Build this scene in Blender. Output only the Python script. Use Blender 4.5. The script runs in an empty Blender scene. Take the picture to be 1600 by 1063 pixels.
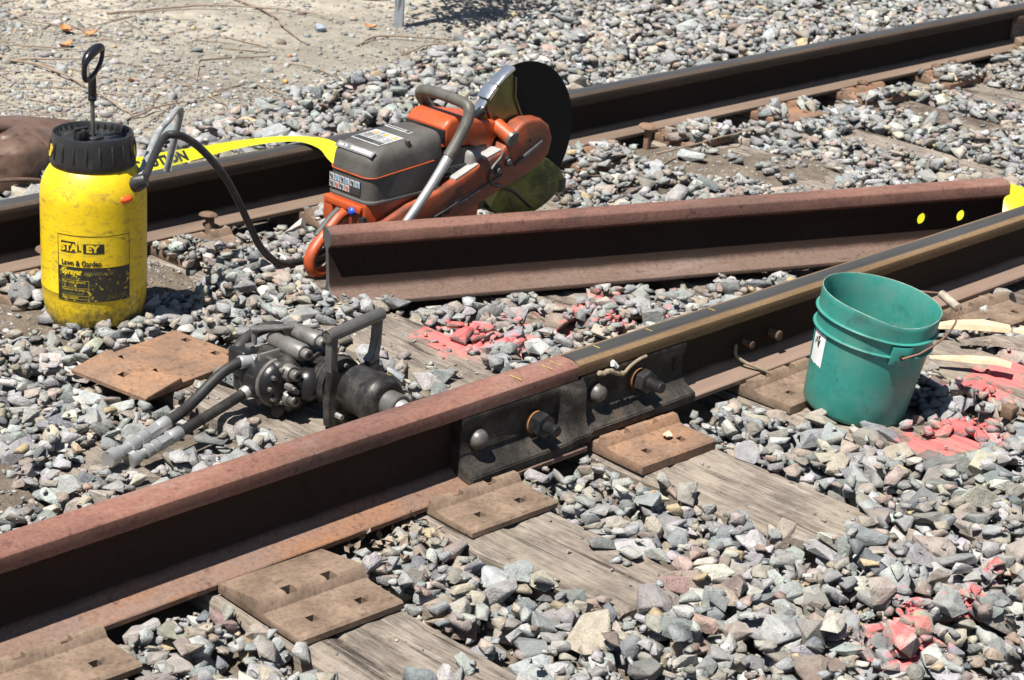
import bpy, bmesh, math, random
import numpy as np
from mathutils import Vector, Matrix, noise, Euler

random.seed(7)
rng = np.random.default_rng(11)
scene = bpy.context.scene
col = scene.collection
R = math.radians

# ------------------------------------------------------------------ camera
cam_data = bpy.data.cameras.new("camera")
cam = bpy.data.objects.new("camera", cam_data)
col.objects.link(cam)
CAM = Vector((0.0, -2.5794, 1.6945))
PITCH, ROLL, YAW, FPX = 0.3671, 0.0672, 0.8167, 3175.387
fw = Vector((math.sin(YAW) * math.cos(PITCH), math.cos(YAW) * math.cos(PITCH), -math.sin(PITCH)))
r0 = Vector((math.cos(YAW), -math.sin(YAW), 0.0))
u0 = r0.cross(fw)
RR = r0 * math.cos(ROLL) + u0 * math.sin(ROLL)
UU = -r0 * math.sin(ROLL) + u0 * math.cos(ROLL)
m = Matrix((RR, UU, -fw)).transposed().to_4x4()
m.translation = CAM
cam.matrix_world = m
cam_data.sensor_width = 36.0
cam_data.lens = FPX / 1600.0 * 36.0
cam_data.clip_start = 0.1
cam_data.clip_end = 2000.0
cam_data.dof.use_dof = True
cam_data.dof.focus_distance = 3.95
cam_data.dof.aperture_fstop = 13.0
scene.camera = cam

# ------------------------------------------------------------------ light
TO_SUN = Vector((-0.47, -0.02, 1.0)).normalized()
world = bpy.data.worlds.new("World")
scene.world = world
world.use_nodes = True
wn = world.node_tree.nodes
wl = world.node_tree.links
wn.clear()
sky = wn.new("ShaderNodeTexSky")
sky.sky_type = 'NISHITA'
sky.sun_disc = False
sky.sun_elevation = math.asin(TO_SUN.z)
sky.sun_rotation = math.atan2(TO_SUN.x, TO_SUN.y)
sky.altitude = 100
sky.dust_density = 0.6
bg = wn.new("ShaderNodeBackground")
bg.inputs["Strength"].default_value = 0.05
wo = wn.new("ShaderNodeOutputWorld")
wl.new(sky.outputs[0], bg.inputs[0])
wl.new(bg.outputs[0], wo.inputs[0])
sun_data = bpy.data.lights.new("sun", 'SUN')
sun_data.energy = 5.0
sun_data.angle = R(0.53)
sun_data.color = (1.0, 0.955, 0.885)
sun = bpy.data.objects.new("sun", sun_data)
col.objects.link(sun)
sun.rotation_euler = TO_SUN.to_track_quat('Z', 'Y').to_euler()
sun.location = (0, 0, 8)
vs = scene.view_settings
vs.view_transform = 'Standard'
vs.look = 'None'
vs.exposure = 0.8
vs.gamma = 1.0
vs.use_curve_mapping = False
scene.cycles.max_bounces = 6
scene.cycles.diffuse_bounces = 1
scene.cycles.glossy_bounces = 3

# ------------------------------------------------------------------ helpers
class MB:
    """collects shapes in one mesh"""
    def __init__(self):
        self.v, self.f = [], []

    def add(self, verts, faces, M=None):
        o = len(self.v)
        for p in verts:
            p = Vector(p)
            if M is not None:
                p = M @ p
            self.v.append(p)
        for f in faces:
            self.f.append([i + o for i in f])
        return self

    def addbm(self, bm, M=None):
        bm.verts.ensure_lookup_table()
        bm.verts.index_update()
        self.add([v.co.copy() for v in bm.verts], [[v.index for v in f.verts] for f in bm.faces], M)
        bm.free()
        return self

    def box(self, lo, hi, bev=0.0, seg=2, M=None):
        bm = bmesh.new()
        bmesh.ops.create_cube(bm, size=1.0)
        c = [(a + b) / 2 for a, b in zip(lo, hi)]
        s = [abs(b - a) for a, b in zip(lo, hi)]
        for v in bm.verts:
            v.co = Vector((c[0] + v.co.x * s[0], c[1] + v.co.y * s[1], c[2] + v.co.z * s[2]))
        if bev > 0:
            bmesh.ops.bevel(bm, geom=bm.edges[:], offset=min(bev, min(s) * 0.49), segments=seg, affect='EDGES', profile=0.5)
        return self.addbm(bm, M)

    def prism(self, poly, y0, y1, bev=0.0, seg=2, M=None, axis='y'):
        """polygon (a, b) extruded along an axis: 'y' -> (a, y, b), 'z' -> (a, b, z), 'x' -> (x, a, b)"""
        def mk(a, b, t):
            return {'y': (a, t, b), 'z': (a, b, t), 'x': (t, a, b)}[axis]
        bm = bmesh.new()
        A = [bm.verts.new(mk(a, b, y0)) for a, b in poly]
        B = [bm.verts.new(mk(a, b, y1)) for a, b in poly]
        n = len(poly)
        fa = bm.faces.new(A)
        fb = bm.faces.new(B[::-1])
        for i in range(n):
            bm.faces.new((A[i], B[i], B[(i + 1) % n], A[(i + 1) % n]))
        bmesh.ops.recalc_face_normals(bm, faces=bm.faces[:])
        if bev > 0:
            ed = [e for e in bm.edges if (e in fa.edges[:] or e in fb.edges[:])]
            bmesh.ops.bevel(bm, geom=ed, offset=bev, segments=seg, affect='EDGES', profile=0.5)
        return self.addbm(bm, M)

    def rod(self, pts, rad, n=16, caps=True, M=None, flat=1.0):
        """round bar through the points; rad a number or one per point"""
        pts = [Vector(p) for p in pts]
        k = len(pts)
        if not hasattr(rad, '__len__'):
            rad = [rad] * k
        T = []
        for i in range(k):
            a = pts[max(i - 1, 0)]
            b = pts[min(i + 1, k - 1)]
            d = (b - a)
            T.append(d.normalized() if d.length > 1e-9 else (T[-1] if T else Vector((0, 0, 1))))
        ref = Vector((0, 0, 1)) if abs(T[0].z) < 0.9 else Vector((1, 0, 0))
        N = (ref - T[0] * ref.dot(T[0])).normalized()
        V, F = [], []
        for i in range(k):
            N = (N - T[i] * N.dot(T[i]))
            N = N.normalized() if N.length > 1e-6 else T[i].orthogonal().normalized()
            Bn = T[i].cross(N)
            for j in range(n):
                a = 2 * math.pi * j / n
                V.append(pts[i] + N * (math.cos(a) * rad[i] * flat) + Bn * (math.sin(a) * rad[i]))
        for i in range(k - 1):
            for j in range(n):
                F.append((i * n + j, i * n + (j + 1) % n, (i + 1) * n + (j + 1) % n, (i + 1) * n + j))
        if caps:
            F.append(tuple(range(n))[::-1])
            F.append(tuple((k - 1) * n + j for j in range(n)))
        return self.add(V, F, M)

    def cyl(self, p0, p1, r0, r1=None, n=24, bev=0.0, M=None):
        r1 = r0 if r1 is None else r1
        p0, p1 = Vector(p0), Vector(p1)
        if bev > 0:
            d = (p1 - p0).normalized()
            q = bev * 0.3
            return self.rod([p0, p0 + d * q, p0 + d * bev, p1 - d * bev, p1 - d * q, p1],
                            [r0 - bev, r0 - q, r0, r1, r1 - q, r1 - bev], n, True, M)
        return self.rod([p0, p1], [r0, r1], n, True, M)

    def lathe(self, prof, n=40, M=None, a0=0.0):
        """(r, z) profile turned about z"""
        V, F = [], []
        k = len(prof)
        for r, z in prof:
            for j in range(n):
                a = a0 + 2 * math.pi * j / n
                V.append((r * math.cos(a), r * math.sin(a), z))
        for i in range(k - 1):
            for j in range(n):
                F.append((i * n + j, i * n + (j + 1) % n, (i + 1) * n + (j + 1) % n, (i + 1) * n + j))
        if prof[0][0] > 1e-6:
            F.append(tuple(range(n))[::-1])
        if prof[-1][0] > 1e-6:
            F.append(tuple((k - 1) * n + j for j in range(n)))
        return self.add(V, F, M)

    def mesh(self, name, smooth=35.0, weld=True):
        me = bpy.data.meshes.new(name)
        me.from_pydata([tuple(p) for p in self.v], [], self.f)
        if weld:
            bm = bmesh.new()
            bm.from_mesh(me)
            bmesh.ops.remove_doubles(bm, verts=bm.verts[:], dist=1e-6)
            bmesh.ops.recalc_face_normals(bm, faces=bm.faces[:])
            bm.to_mesh(me)
            bm.free()
        if smooth:
            me.shade_smooth()
            me.set_sharp_from_angle(angle=R(smooth))
        return me


def spline(pts, n=8):
    """Catmull-Rom through the points"""
    P = [Vector(p) for p in pts]
    P = [P[0] * 2 - P[1]] + P + [P[-1] * 2 - P[-2]]
    out = []
    for i in range(1, len(P) - 2):
        for k in range(n):
            t = k / n
            a, b, c, d = P[i - 1], P[i], P[i + 1], P[i + 2]
            out.append(0.5 * ((2 * b) + (c - a) * t + (2 * a - 5 * b + 4 * c - d) * t * t + (3 * b - a - 3 * c + d) * t ** 3))
    out.append(P[-2])
    return out


def link(name, me, mat=None, parent=None, loc=None, rot=None):
    o = bpy.data.objects.new(name, me)
    col.objects.link(o)
    if mat is not None and me is not None and not me.materials:
        me.materials.append(mat)
    if parent is not None:
        o.parent = parent
    if loc is not None:
        o.location = loc
    if rot is not None:
        o.rotation_euler = rot
    return o


def obj(name, mb, mat, parent=None, smooth=35.0, loc=None, rot=None):
    return link(name, mb.mesh(name, smooth), mat, parent, loc, rot)


def tag(o, label=None, cat=None, group=None, kind=None):
    if label: o["label"] = label
    if cat: o["category"] = cat
    if group: o["group"] = group
    if kind: o["kind"] = kind
    return o


def thing(name, label, cat, loc=(0, 0, 0), rot=(0, 0, 0), group=None):
    o = bpy.data.objects.new(name, None)
    o.empty_display_size = 0.05
    col.objects.link(o)
    o.location = loc
    o.rotation_euler = rot
    return tag(o, label, cat, group)


def copy_tree(o, parent=None):
    c = o.copy()
    col.objects.link(c)
    if parent is not None:
        c.parent = parent
    for ch in list(o.children):
        copy_tree(ch, c)
    return c


def boolean_cut(me, cutter_mb):
    """the mesh minus the cutter shapes, both solid"""
    a = bpy.data.objects.new("solid", me)
    cm = cutter_mb.mesh("cutter", 0)
    b = bpy.data.objects.new("cutter", cm)
    col.objects.link(a)
    col.objects.link(b)
    md = a.modifiers.new("cut", 'BOOLEAN')
    md.operation = 'DIFFERENCE'
    md.object = b
    md.solver = 'EXACT'
    dg = bpy.context.evaluated_depsgraph_get()
    dg.update()
    out = bpy.data.meshes.new_from_object(a.evaluated_get(dg))
    bpy.data.objects.remove(a)
    bpy.data.objects.remove(b)
    bpy.data.meshes.remove(cm)
    out.shade_smooth()
    out.set_sharp_from_angle(angle=R(35))
    return out


def text_geo(s, size, bold=0.0, align='LEFT', extrude=0.0):
    """flat lettering as (vertices, faces) in the xy plane"""
    cu = bpy.data.curves.new("lettering", 'FONT')
    cu.body = s
    cu.size = size
    cu.offset = bold
    cu.align_x = align
    cu.resolution_u = 3
    cu.extrude = extrude
    o = bpy.data.objects.new("lettering", cu)
    col.objects.link(o)
    dg = bpy.context.evaluated_depsgraph_get()
    dg.update()
    me = bpy.data.meshes.new_from_object(o.evaluated_get(dg))
    V = [v.co.copy() for v in me.vertices]
    F = [list(p.vertices) for p in me.polygons]
    bpy.data.objects.remove(o)
    bpy.data.curves.remove(cu)
    bpy.data.meshes.remove(me)
    return V, F
# ------------------------------------------------------------------ materials
class NT:
    def __init__(self, name):
        self.m = bpy.data.materials.new(name)
        self.m.use_nodes = True
        self.t = self.m.node_tree
        self.n = self.t.nodes
        self.l = self.t.links
        self.b = self.n["Principled BSDF"]
        self.out = self.n["Material Output"]

    def new(self, kind, **kw):
        x = self.n.new(kind)
        for k, v in kw.items():
            setattr(x, k, v)
        return x

    def coords(self, which="Object", scale=(1, 1, 1), rot=(0, 0, 0)):
        if which == "World":
            g = self.new("ShaderNodeNewGeometry")
            o = g.outputs["Position"]
        else:
            o = self.new("ShaderNodeTexCoord").outputs[which]
        mp = self.new("ShaderNodeMapping")
        mp.inputs["Scale"].default_value = scale
        mp.inputs["Rotation"].default_value = rot
        self.l.new(o, mp.inputs[0])
        return mp.outputs[0]

    def noise(self, vec, scale, detail=5, rough=0.55, dist=0.0):
        x = self.new("ShaderNodeTexNoise")
        x.inputs["Scale"].default_value = scale
        x.inputs["Detail"].default_value = detail
        x.inputs["Roughness"].default_value = rough
        x.inputs["Distortion"].default_value = dist
        if vec is not None:
            self.l.new(vec, x.inputs["Vector"])
        return x.outputs["Fac"]

    def ramp(self, fac, stops, interp='LINEAR'):
        x = self.new("ShaderNodeValToRGB")
        cr = x.color_ramp
        cr.interpolation = interp
        while len(cr.elements) < len(stops):
            cr.elements.new(0.5)
        for e, (p, c) in zip(cr.elements, stops):
            e.position = p
            if not hasattr(c, '__len__'):
                c = (c, c, c)
            e.color = (c[0], c[1], c[2], 1.0)
        self.l.new(fac, x.inputs[0])
        return x.outputs["Color"]

    def mix(self, fac, a, b, blend='MIX'):
        x = self.new("ShaderNodeMix", data_type='RGBA', blend_type=blend)
        for s, v in ((0, fac), (6, a), (7, b)):
            if hasattr(v, 'is_output') or isinstance(v, bpy.types.NodeSocket):
                self.l.new(v, x.inputs[s])
            elif s == 0:
                x.inputs[0].default_value = v
            else:
                x.inputs[s].default_value = (v[0], v[1], v[2], 1.0)
        return x.outputs[2]

    def math(self, op, a, b=0.5, c=None, clamp=False):
        x = self.new("ShaderNodeMath", operation=op, use_clamp=clamp)
        for i, v in enumerate((a, b, c)):
            if v is None:
                continue
            if isinstance(v, bpy.types.NodeSocket):
                self.l.new(v, x.inputs[i])
            else:
                x.inputs[i].default_value = v
        return x.outputs[0]

    def base(self, c):
        if isinstance(c, bpy.types.NodeSocket):
            self.l.new(c, self.b.inputs["Base Color"])
        else:
            self.b.inputs["Base Color"].default_value = (c[0], c[1], c[2], 1.0)
        return self

    def set(self, rough=None, metal=None, spec=None):
        for k, v in (("Roughness", rough), ("Metallic", metal), ("Specular IOR Level", spec)):
            if v is None:
                continue
            if isinstance(v, bpy.types.NodeSocket):
                self.l.new(v, self.b.inputs[k])
            else:
                self.b.inputs[k].default_value = v
        return self

    def bump(self, h, strength=0.3, dist=0.002):
        x = self.new("ShaderNodeBump")
        x.inputs["Strength"].default_value = strength
        x.inputs["Distance"].default_value = dist
        self.l.new(h, x.inputs["Height"])
        self.l.new(x.outputs[0], self.b.inputs["Normal"])
        return self


PAINT_SPOTS = [(3.125, .50, .13), (3.18, .40, .08), (3.09, .56, .06), (3.30, .52, .035), (3.445, .473, .085), (3.56, .46, .06), (3.36, .40, .03),
               (3.452, .335, .06), (3.62, .36, .04), (2.71, -.985, .085), (2.95, -.985, .055), (2.62, -1.02, .05), (2.84, -.93, .05), (3.05, -.97, .04),
               (3.60, -.55, .10), (3.50, -.52, .08), (3.70, -.53, .07), (3.967, -.397, .09), (3.85, -.43, .09), (4.05, -.37, .07), (3.28, .16, .03)]


def paint_over(nt, colour, strength=1.0):
    """red marking paint sprayed on the ballast and ties at real places"""
    pos = nt.new("ShaderNodeNewGeometry")
    ns = nt.noise(nt.coords("World"), 30.0, 3, 0.6)
    fine = nt.noise(nt.coords("World"), 210.0, 4, 0.7)
    acc = None
    for x, y, rad in PAINT_SPOTS:
        d = nt.new("ShaderNodeVectorMath", operation='DISTANCE')
        nt.l.new(pos.outputs["Position"], d.inputs[0])
        d.inputs[1].default_value = (x, y, 0.0)
        k = nt.math('MULTIPLY_ADD', ns, 0.19, d.outputs["Value"])
        mr = nt.new("ShaderNodeMapRange")
        mr.inputs["From Min"].default_value = rad + 0.095
        mr.inputs["From Max"].default_value = rad * 0.45 + 0.085
        nt.l.new(k, mr.inputs["Value"])
        acc = mr.outputs[0] if acc is None else nt.math('MAXIMUM', acc, mr.outputs[0])
    sp = nt.new("ShaderNodeSeparateXYZ")
    nt.l.new(pos.outputs["Normal"], sp.inputs[0])
    up = nt.new("ShaderNodeMapRange")
    up.inputs["From Min"].default_value = 0.20
    up.inputs["From Max"].default_value = 0.72
    nt.l.new(sp.outputs["Z"], up.inputs["Value"])
    a = nt.math('MULTIPLY', acc, up.outputs[0])
    a = nt.math('MULTIPLY_ADD', a, 1.25, nt.math('MULTIPLY_ADD', fine, 2.3, -1.15))
    a = nt.math('MULTIPLY', a, acc, clamp=True)
    a = nt.math('MULTIPLY', a, strength, clamp=True)
    return nt.mix(a, colour, (0.88, 0.155, 0.15))


def stone_material(name, source):
    nt = NT(name)
    if source == 'object':
        c0 = nt.new("ShaderNodeObjectInfo").outputs["Color"]
    else:
        c0 = nt.new("ShaderNodeVertexColor", layer_name="stone_colour").outputs["Color"]
    v = nt.coords("World")
    big = nt.noise(v, 45.0, 5, 0.62)
    fine = nt.noise(v, 260.0, 4, 0.7)
    c = nt.mix(0.75, c0, nt.ramp(big, [(0.28, 0.55), (0.5, 0.97), (0.72, 1.32)]), 'MULTIPLY')
    c = nt.mix(0.6, c, nt.ramp(fine, [(0.3, 0.62), (0.55, 1.0), (0.75, 1.3)]), 'MULTIPLY')
    dust = nt.noise(v, 14.0, 4, 0.6)
    dm = nt.ramp(dust, [(0.45, 0.04), (0.70, 0.34)])
    c = nt.mix(dm, c, (0.42, 0.39, 0.335))
    rs = nt.noise(v, 75.0, 4, 0.7)
    c = nt.mix(nt.ramp(rs, [(0.66, 0.0), (0.76, 0.4)]), c, (0.34, 0.22, 0.13))
    c = paint_over(nt, c)
    nt.base(c).set(rough=0.9, spec=0.25)
    h = nt.math('MULTIPLY_ADD', big, 1.6, fine)
    nt.bump(h, 0.9, 0.005)
    return nt.m


M = {}
M['stone_part'] = stone_material("crushed_stone_single", 'object')
M['stone'] = stone_material("crushed_stone", 'attr')

# soil, sand
nt = NT("sandy_soil")
v = nt.coords("World")
n1 = nt.noise(v, 1.3, 6, 0.6)
n2 = nt.noise(v, 18, 6, 0.7)
n3 = nt.noise(v, 140, 4, 0.75)
c = nt.ramp(n1, [(0.35, (0.26, 0.235, 0.195)), (0.5, (0.37, 0.335, 0.275)), (0.62, (0.50, 0.45, 0.365))])
c = nt.mix(0.8, c, nt.ramp(n2, [(0.3, 0.6), (0.5, 0.95), (0.7, 1.2)]), 'MULTIPLY')
c = nt.mix(0.8, c, nt.ramp(n3, [(0.3, 0.55), (0.5, 1.0), (0.7, 1.25)]), 'MULTIPLY')
geo = nt.new("ShaderNodeNewGeometry")
sp = nt.new("ShaderNodeSeparateXYZ")
nt.l.new(geo.outputs["Position"], sp.inputs[0])
yy = nt.math('MULTIPLY_ADD', n1, 0.8, sp.outputs["Y"])
mr = nt.new("ShaderNodeMapRange")
mr.inputs["From Min"].default_value = 2.3
mr.inputs["From Max"].default_value = 2.9
nt.l.new(yy, mr.inputs["Value"])
dirt = nt.ramp(n2, [(0.3, (0.10, 0.082, 0.066)), (0.55, (0.19, 0.155, 0.12)), (0.75, (0.29, 0.24, 0.185))])
dirt = nt.mix(0.7, dirt, nt.ramp(n3, [(0.3, 0.6), (0.7, 1.3)]), 'MULTIPLY')
nt.base(nt.mix(mr.outputs[0], dirt, c)).set(rough=0.95, spec=0.15)
nt.bump(nt.math('MULTIPLY_ADD', n2, 1.5, n3), 0.9, 0.008)
M['soil'] = nt.m


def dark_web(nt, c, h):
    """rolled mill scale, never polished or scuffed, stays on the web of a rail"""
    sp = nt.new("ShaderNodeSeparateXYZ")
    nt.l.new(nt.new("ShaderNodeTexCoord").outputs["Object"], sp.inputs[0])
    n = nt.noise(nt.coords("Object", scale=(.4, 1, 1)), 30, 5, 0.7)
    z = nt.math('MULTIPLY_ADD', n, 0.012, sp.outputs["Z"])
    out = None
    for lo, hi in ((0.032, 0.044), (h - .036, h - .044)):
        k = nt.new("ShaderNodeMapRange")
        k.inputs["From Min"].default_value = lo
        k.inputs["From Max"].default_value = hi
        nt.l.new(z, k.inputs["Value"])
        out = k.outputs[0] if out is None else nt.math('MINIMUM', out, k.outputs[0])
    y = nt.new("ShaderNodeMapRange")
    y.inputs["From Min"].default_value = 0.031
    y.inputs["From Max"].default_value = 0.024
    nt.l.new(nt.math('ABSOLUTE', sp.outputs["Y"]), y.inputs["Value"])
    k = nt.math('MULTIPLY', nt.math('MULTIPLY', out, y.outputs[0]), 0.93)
    return nt.mix(k, c, (.016, .0115, .0092))  # darker than the scale alone: shade under the head is in this colour


def metal_rust(name, cols, scale=9.0, metal=0.0, rough=0.78, bump=0.35, streak=(0.35, 1, 1), pos=None, spots=True, patch=None, web=None, foot_c=(.185, .135, .105), grit=False):
    nt = NT(name)
    v = nt.coords("Object", scale=streak)
    v2 = nt.coords("Object")
    a = nt.noise(v, scale, 6, 0.65, 0.3)
    b = nt.noise(v2, 120, 4, 0.7)
    pos = pos or [0.30, 0.45, 0.57, 0.70]
    c = nt.ramp(a, list(zip(pos, cols)))
    if patch:
        pz = nt.noise(nt.coords("Object", scale=(.5, 1, 1)), 3.2, 5, 0.7)
        spz = nt.new("ShaderNodeSeparateXYZ")
        nt.l.new(v2, spz.inputs[0])
        foot = nt.new("ShaderNodeMapRange")                  # orange rust sits on the rail foot
        foot.inputs["From Min"].default_value = 0.040
        foot.inputs["From Max"].default_value = 0.028
        nt.l.new(spz.outputs["Z"], foot.inputs["Value"])
        c = nt.mix(nt.math('MULTIPLY', foot.outputs[0], 0.75), c, foot_c)
        c = nt.mix(nt.math('MULTIPLY', nt.ramp(pz, [(0.46, 0.08), (0.62, 0.85)]), nt.math('MULTIPLY_ADD', foot.outputs[0], 0.8, 0.12)), c, patch)
        pg = nt.noise(nt.coords("Object", scale=(.3, 1, 1)), 5.5, 6, 0.7, 0.5)
        c = nt.mix(nt.ramp(pg, [(0.54, 0.0), (0.70, 0.7)]), c, (.20, .15, .135))
    c = nt.mix(0.65, c, nt.ramp(b, [(0.28, 0.55), (0.5, 1.0), (0.72, 1.3)]), 'MULTIPLY')
    if spots:
        s = nt.noise(v2, 34, 5, 0.75)
        c = nt.mix(nt.ramp(s, [(0.57, 0.0), (0.68, 0.6)]), c, tuple(x * 0.4 for x in cols[0]))
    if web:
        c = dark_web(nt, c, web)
    nt.base(c).set(rough=rough, metal=metal, spec=0.12 if metal < .3 else 0.3)
    if grit:                                                     # coarse as-cast skin
        g = nt.noise(v2, 230, 3, 0.6)
        nt.bump(nt.math('MULTIPLY_ADD', g, 1.5, nt.noise(v2, 60, 4, 0.7)), 0.42, 0.003)
    else:
        nt.bump(nt.math('MULTIPLY_ADD', a, 0.8, b), bump, 0.0015)
    return nt


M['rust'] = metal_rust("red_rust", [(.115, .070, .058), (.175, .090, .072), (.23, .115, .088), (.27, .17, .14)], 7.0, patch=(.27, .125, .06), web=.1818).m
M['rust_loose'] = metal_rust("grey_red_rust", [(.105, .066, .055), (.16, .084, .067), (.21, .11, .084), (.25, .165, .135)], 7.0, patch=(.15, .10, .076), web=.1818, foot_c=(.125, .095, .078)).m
M['rust_dark'] = metal_rust("brown_rust", [(.085, .06, .047), (.135, .088, .062), (.19, .125, .09), (.245, .165, .12)], 6.0, streak=(0.2, 1, 1)).m
M['plate'] = metal_rust("plate_rust", [(.12, .086, .064), (.18, .128, .092), (.225, .162, .118), (.27, .185, .125)], 11.0, streak=(1, 1, 1), bump=0.4).m
M['plate_orange'] = metal_rust("plate_orange_rust", [(.15, .098, .072), (.215, .138, .096), (.27, .16, .10), (.33, .19, .11)], 8.0, streak=(1, 1, 1), bump=0.4).m
M['black_iron'] = metal_rust("oily_black_iron", [(.015, .014, .013), (.034, .031, .028), (.078, .068, .059), (.21, .105, .05)], 12.0, metal=0.2, rough=0.46, bump=1.0,
                             streak=(1, 1, 1), pos=[0.25, 0.45, 0.60, 0.74], spots=False, grit=True).m
M['bolt'] = metal_rust("dark_bolt_steel", [(.012, .012, .013), (.026, .026, .027), (.045, .043, .042), (.09, .075, .06)], 20.0, metal=0.3, rough=0.38, bump=0.2,
                       streak=(1, 1, 1), spots=False).m
M['dome'] = metal_rust("worn_bolt_head", [(.06, .055, .05), (.11, .10, .092), (.15, .14, .13), (.20, .17, .14)], 25.0, metal=0.35, rough=0.42, bump=0.2,
                       streak=(1, 1, 1), spots=False).m
M['washer'] = metal_rust("orange_rust_washer", [(.16, .075, .035), (.26, .12, .05), (.34, .16, .065), (.38, .2, .09)], 30.0, streak=(1, 1, 1), spots=False).m

# worn running rail: brown sides, polished blue-grey running band on the head
def worn_rail(name, band, side, foot=(.235, .165, .128)):
    nt = NT(name)
    v = nt.coords("Object", scale=(0.12, 1, 1))
    a = nt.noise(v, 14.0, 6, 0.7)
    b = nt.noise(nt.coords("Object"), 150, 4, 0.7)
    cs = nt.ramp(a, [(0.3, tuple(x * 0.62 for x in side)), (0.5, side), (0.7, tuple(x * 1.28 for x in side))])
    cs = nt.mix(0.55, cs, nt.ramp(b, [(0.3, 0.6), (0.7, 1.3)]), 'MULTIPLY')
    spf = nt.new("ShaderNodeSeparateXYZ")
    nt.l.new(nt.coords("Object"), spf.inputs[0])
    fk = nt.new("ShaderNodeMapRange")
    fk.inputs["From Min"].default_value = 0.045
    fk.inputs["From Max"].default_value = 0.030
    nt.l.new(spf.outputs["Z"], fk.inputs["Value"])
    cf = nt.mix(0.7, foot, nt.ramp(a, [(0.3, 0.6), (0.7, 1.3)]), 'MULTIPLY')
    cs = nt.mix(fk.outputs[0], cs, cf)
    cb = nt.ramp(a, [(0.3, tuple(x * 0.7 for x in band)), (0.55, band), (0.75, tuple(x * 1.35 for x in band))])
    tc = nt.new("ShaderNodeTexCoord")
    sp = nt.new("ShaderNodeSeparateXYZ")
    nt.l.new(tc.outputs["Object"], sp.inputs[0])
    y = nt.math('MULTIPLY_ADD', a, 0.012, sp.outputs["Y"])
    d = nt.math('ABSOLUTE', nt.math('SUBTRACT', y, 0.004))
    k1 = nt.new("ShaderNodeMapRange")
    k1.inputs["From Min"].default_value = 0.0225
    k1.inputs["From Max"].default_value = 0.0165
    nt.l.new(d, k1.inputs["Value"])
    k2 = nt.new("ShaderNodeMapRange")
    k2.inputs["From Min"].default_value = 0.150
    k2.inputs["From Max"].default_value = 0.157
    nt.l.new(sp.outputs["Z"], k2.inputs["Value"])
    k = nt.math('MULTIPLY', k1.outputs[0], k2.outputs[0])
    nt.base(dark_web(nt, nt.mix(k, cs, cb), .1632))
    nt.set(rough=nt.math('MULTIPLY_ADD', k, -0.42, 0.80), metal=nt.math('MULTIPLY', k, 0.6), spec=0.12)
    nt.bump(nt.math('MULTIPLY_ADD', a, 0.8, b), 0.25, 0.001)
    return nt.m


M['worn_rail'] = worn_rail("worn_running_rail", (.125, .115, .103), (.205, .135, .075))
M['far_rail'] = worn_rail("dark_running_rail", (.125, .115, .11), (.075, .055, .042), (.20, .145, .11))  # side colour darkened to stand in for the unlit side of the head

# weathered tie timber, grain along local y
def timber(name, cols, seed=0.0):
    nt = NT(name)
    oi = nt.new("ShaderNodeObjectInfo")
    tc = nt.new("ShaderNodeTexCoord")
    add = nt.new("ShaderNodeVectorMath", operation='ADD')
    cmb = nt.new("ShaderNodeCombineXYZ")
    nt.l.new(nt.math('MULTIPLY', oi.outputs["Random"], 40.0), cmb.inputs[0])
    nt.l.new(tc.outputs["Object"], add.inputs[0])
    nt.l.new(cmb.outputs[0], add.inputs[1])
    mp = nt.new("ShaderNodeMapping")
    mp.inputs["Scale"].default_value = (75, 7.5, 75)
    nt.l.new(add.outputs[0], mp.inputs[0])
    g = nt.noise(mp.outputs[0], 1.0, 8, 0.7, 0.6)
    mp2 = nt.new("ShaderNodeMapping")
    mp2.inputs["Scale"].default_value = (19, 1.3, 19)
    nt.l.new(add.outputs[0], mp2.inputs[0])
    g2 = nt.noise(mp2.outputs[0], 1.0, 6, 0.6, 1.2)
    bl = nt.noise(add.outputs[0], 7.0, 6, 0.65)
    c = nt.ramp(g, list(zip((0.30, 0.44, 0.56, 0.68), cols)))
    c = nt.mix(nt.ramp(g2, [(0.60, 0.0), (0.66, 0.85)]), c, tuple(x * 0.32 for x in cols[0]))
    c = nt.mix(0.8, c, nt.ramp(bl, [(0.3, 0.5), (0.5, 0.95), (0.7, 1.22)]), 'MULTIPLY')
    mp3 = nt.new("ShaderNodeMapping")
    mp3.inputs["Scale"].default_value = (330, 26, 330)
    nt.l.new(add.outputs[0], mp3.inputs[0])
    g3 = nt.noise(mp3.outputs[0], 1.0, 4, 0.6, 0.3)
    c = nt.mix(0.75, c, nt.ramp(g3, [(0.32, 0.5), (0.5, 1.0), (0.7, 1.25)]), 'MULTIPLY')
    dirt = nt.noise(add.outputs[0], 24.0, 5, 0.7)
    c = nt.mix(nt.ramp(dirt, [(0.58, 0.0), (0.72, 0.7)]), c, (0.30, 0.25, 0.195))
    big = nt.noise(add.outputs[0], 4.5, 7, 0.75)
    c = nt.mix(nt.ramp(big, [(0.50, 0.0), (0.62, 0.6)]), c, (0.32, 0.27, 0.21))
    spt = nt.noise(add.outputs[0], 38.0, 3, 0.6)
    c = nt.mix(nt.ramp(spt, [(0.66, 0.0), (0.72, 0.75)]), c, (0.05, 0.042, 0.036))
    c = paint_over(nt, c, 0.9)
    nt.base(c).set(rough=0.88, spec=0.2)
    h = nt.math('SUBTRACT', nt.math('MULTIPLY', g, 1.0), nt.math('MULTIPLY', nt.ramp(g2, [(0.58, 0.0), (0.66, 1.0)]), 1.4))
    nt.bump(h, 0.75, 0.005)
    return nt.m


M['tie'] = timber("weathered_tie_timber", [(.115, .093, .076), (.18, .15, .124), (.25, .214, .178), (.33, .29, .25)])
M['tie_dark'] = timber("creosoted_tie_timber", [(.05, .04, .033), (.09, .07, .056), (.135, .105, .085), (.19, .15, .12)])


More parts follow.
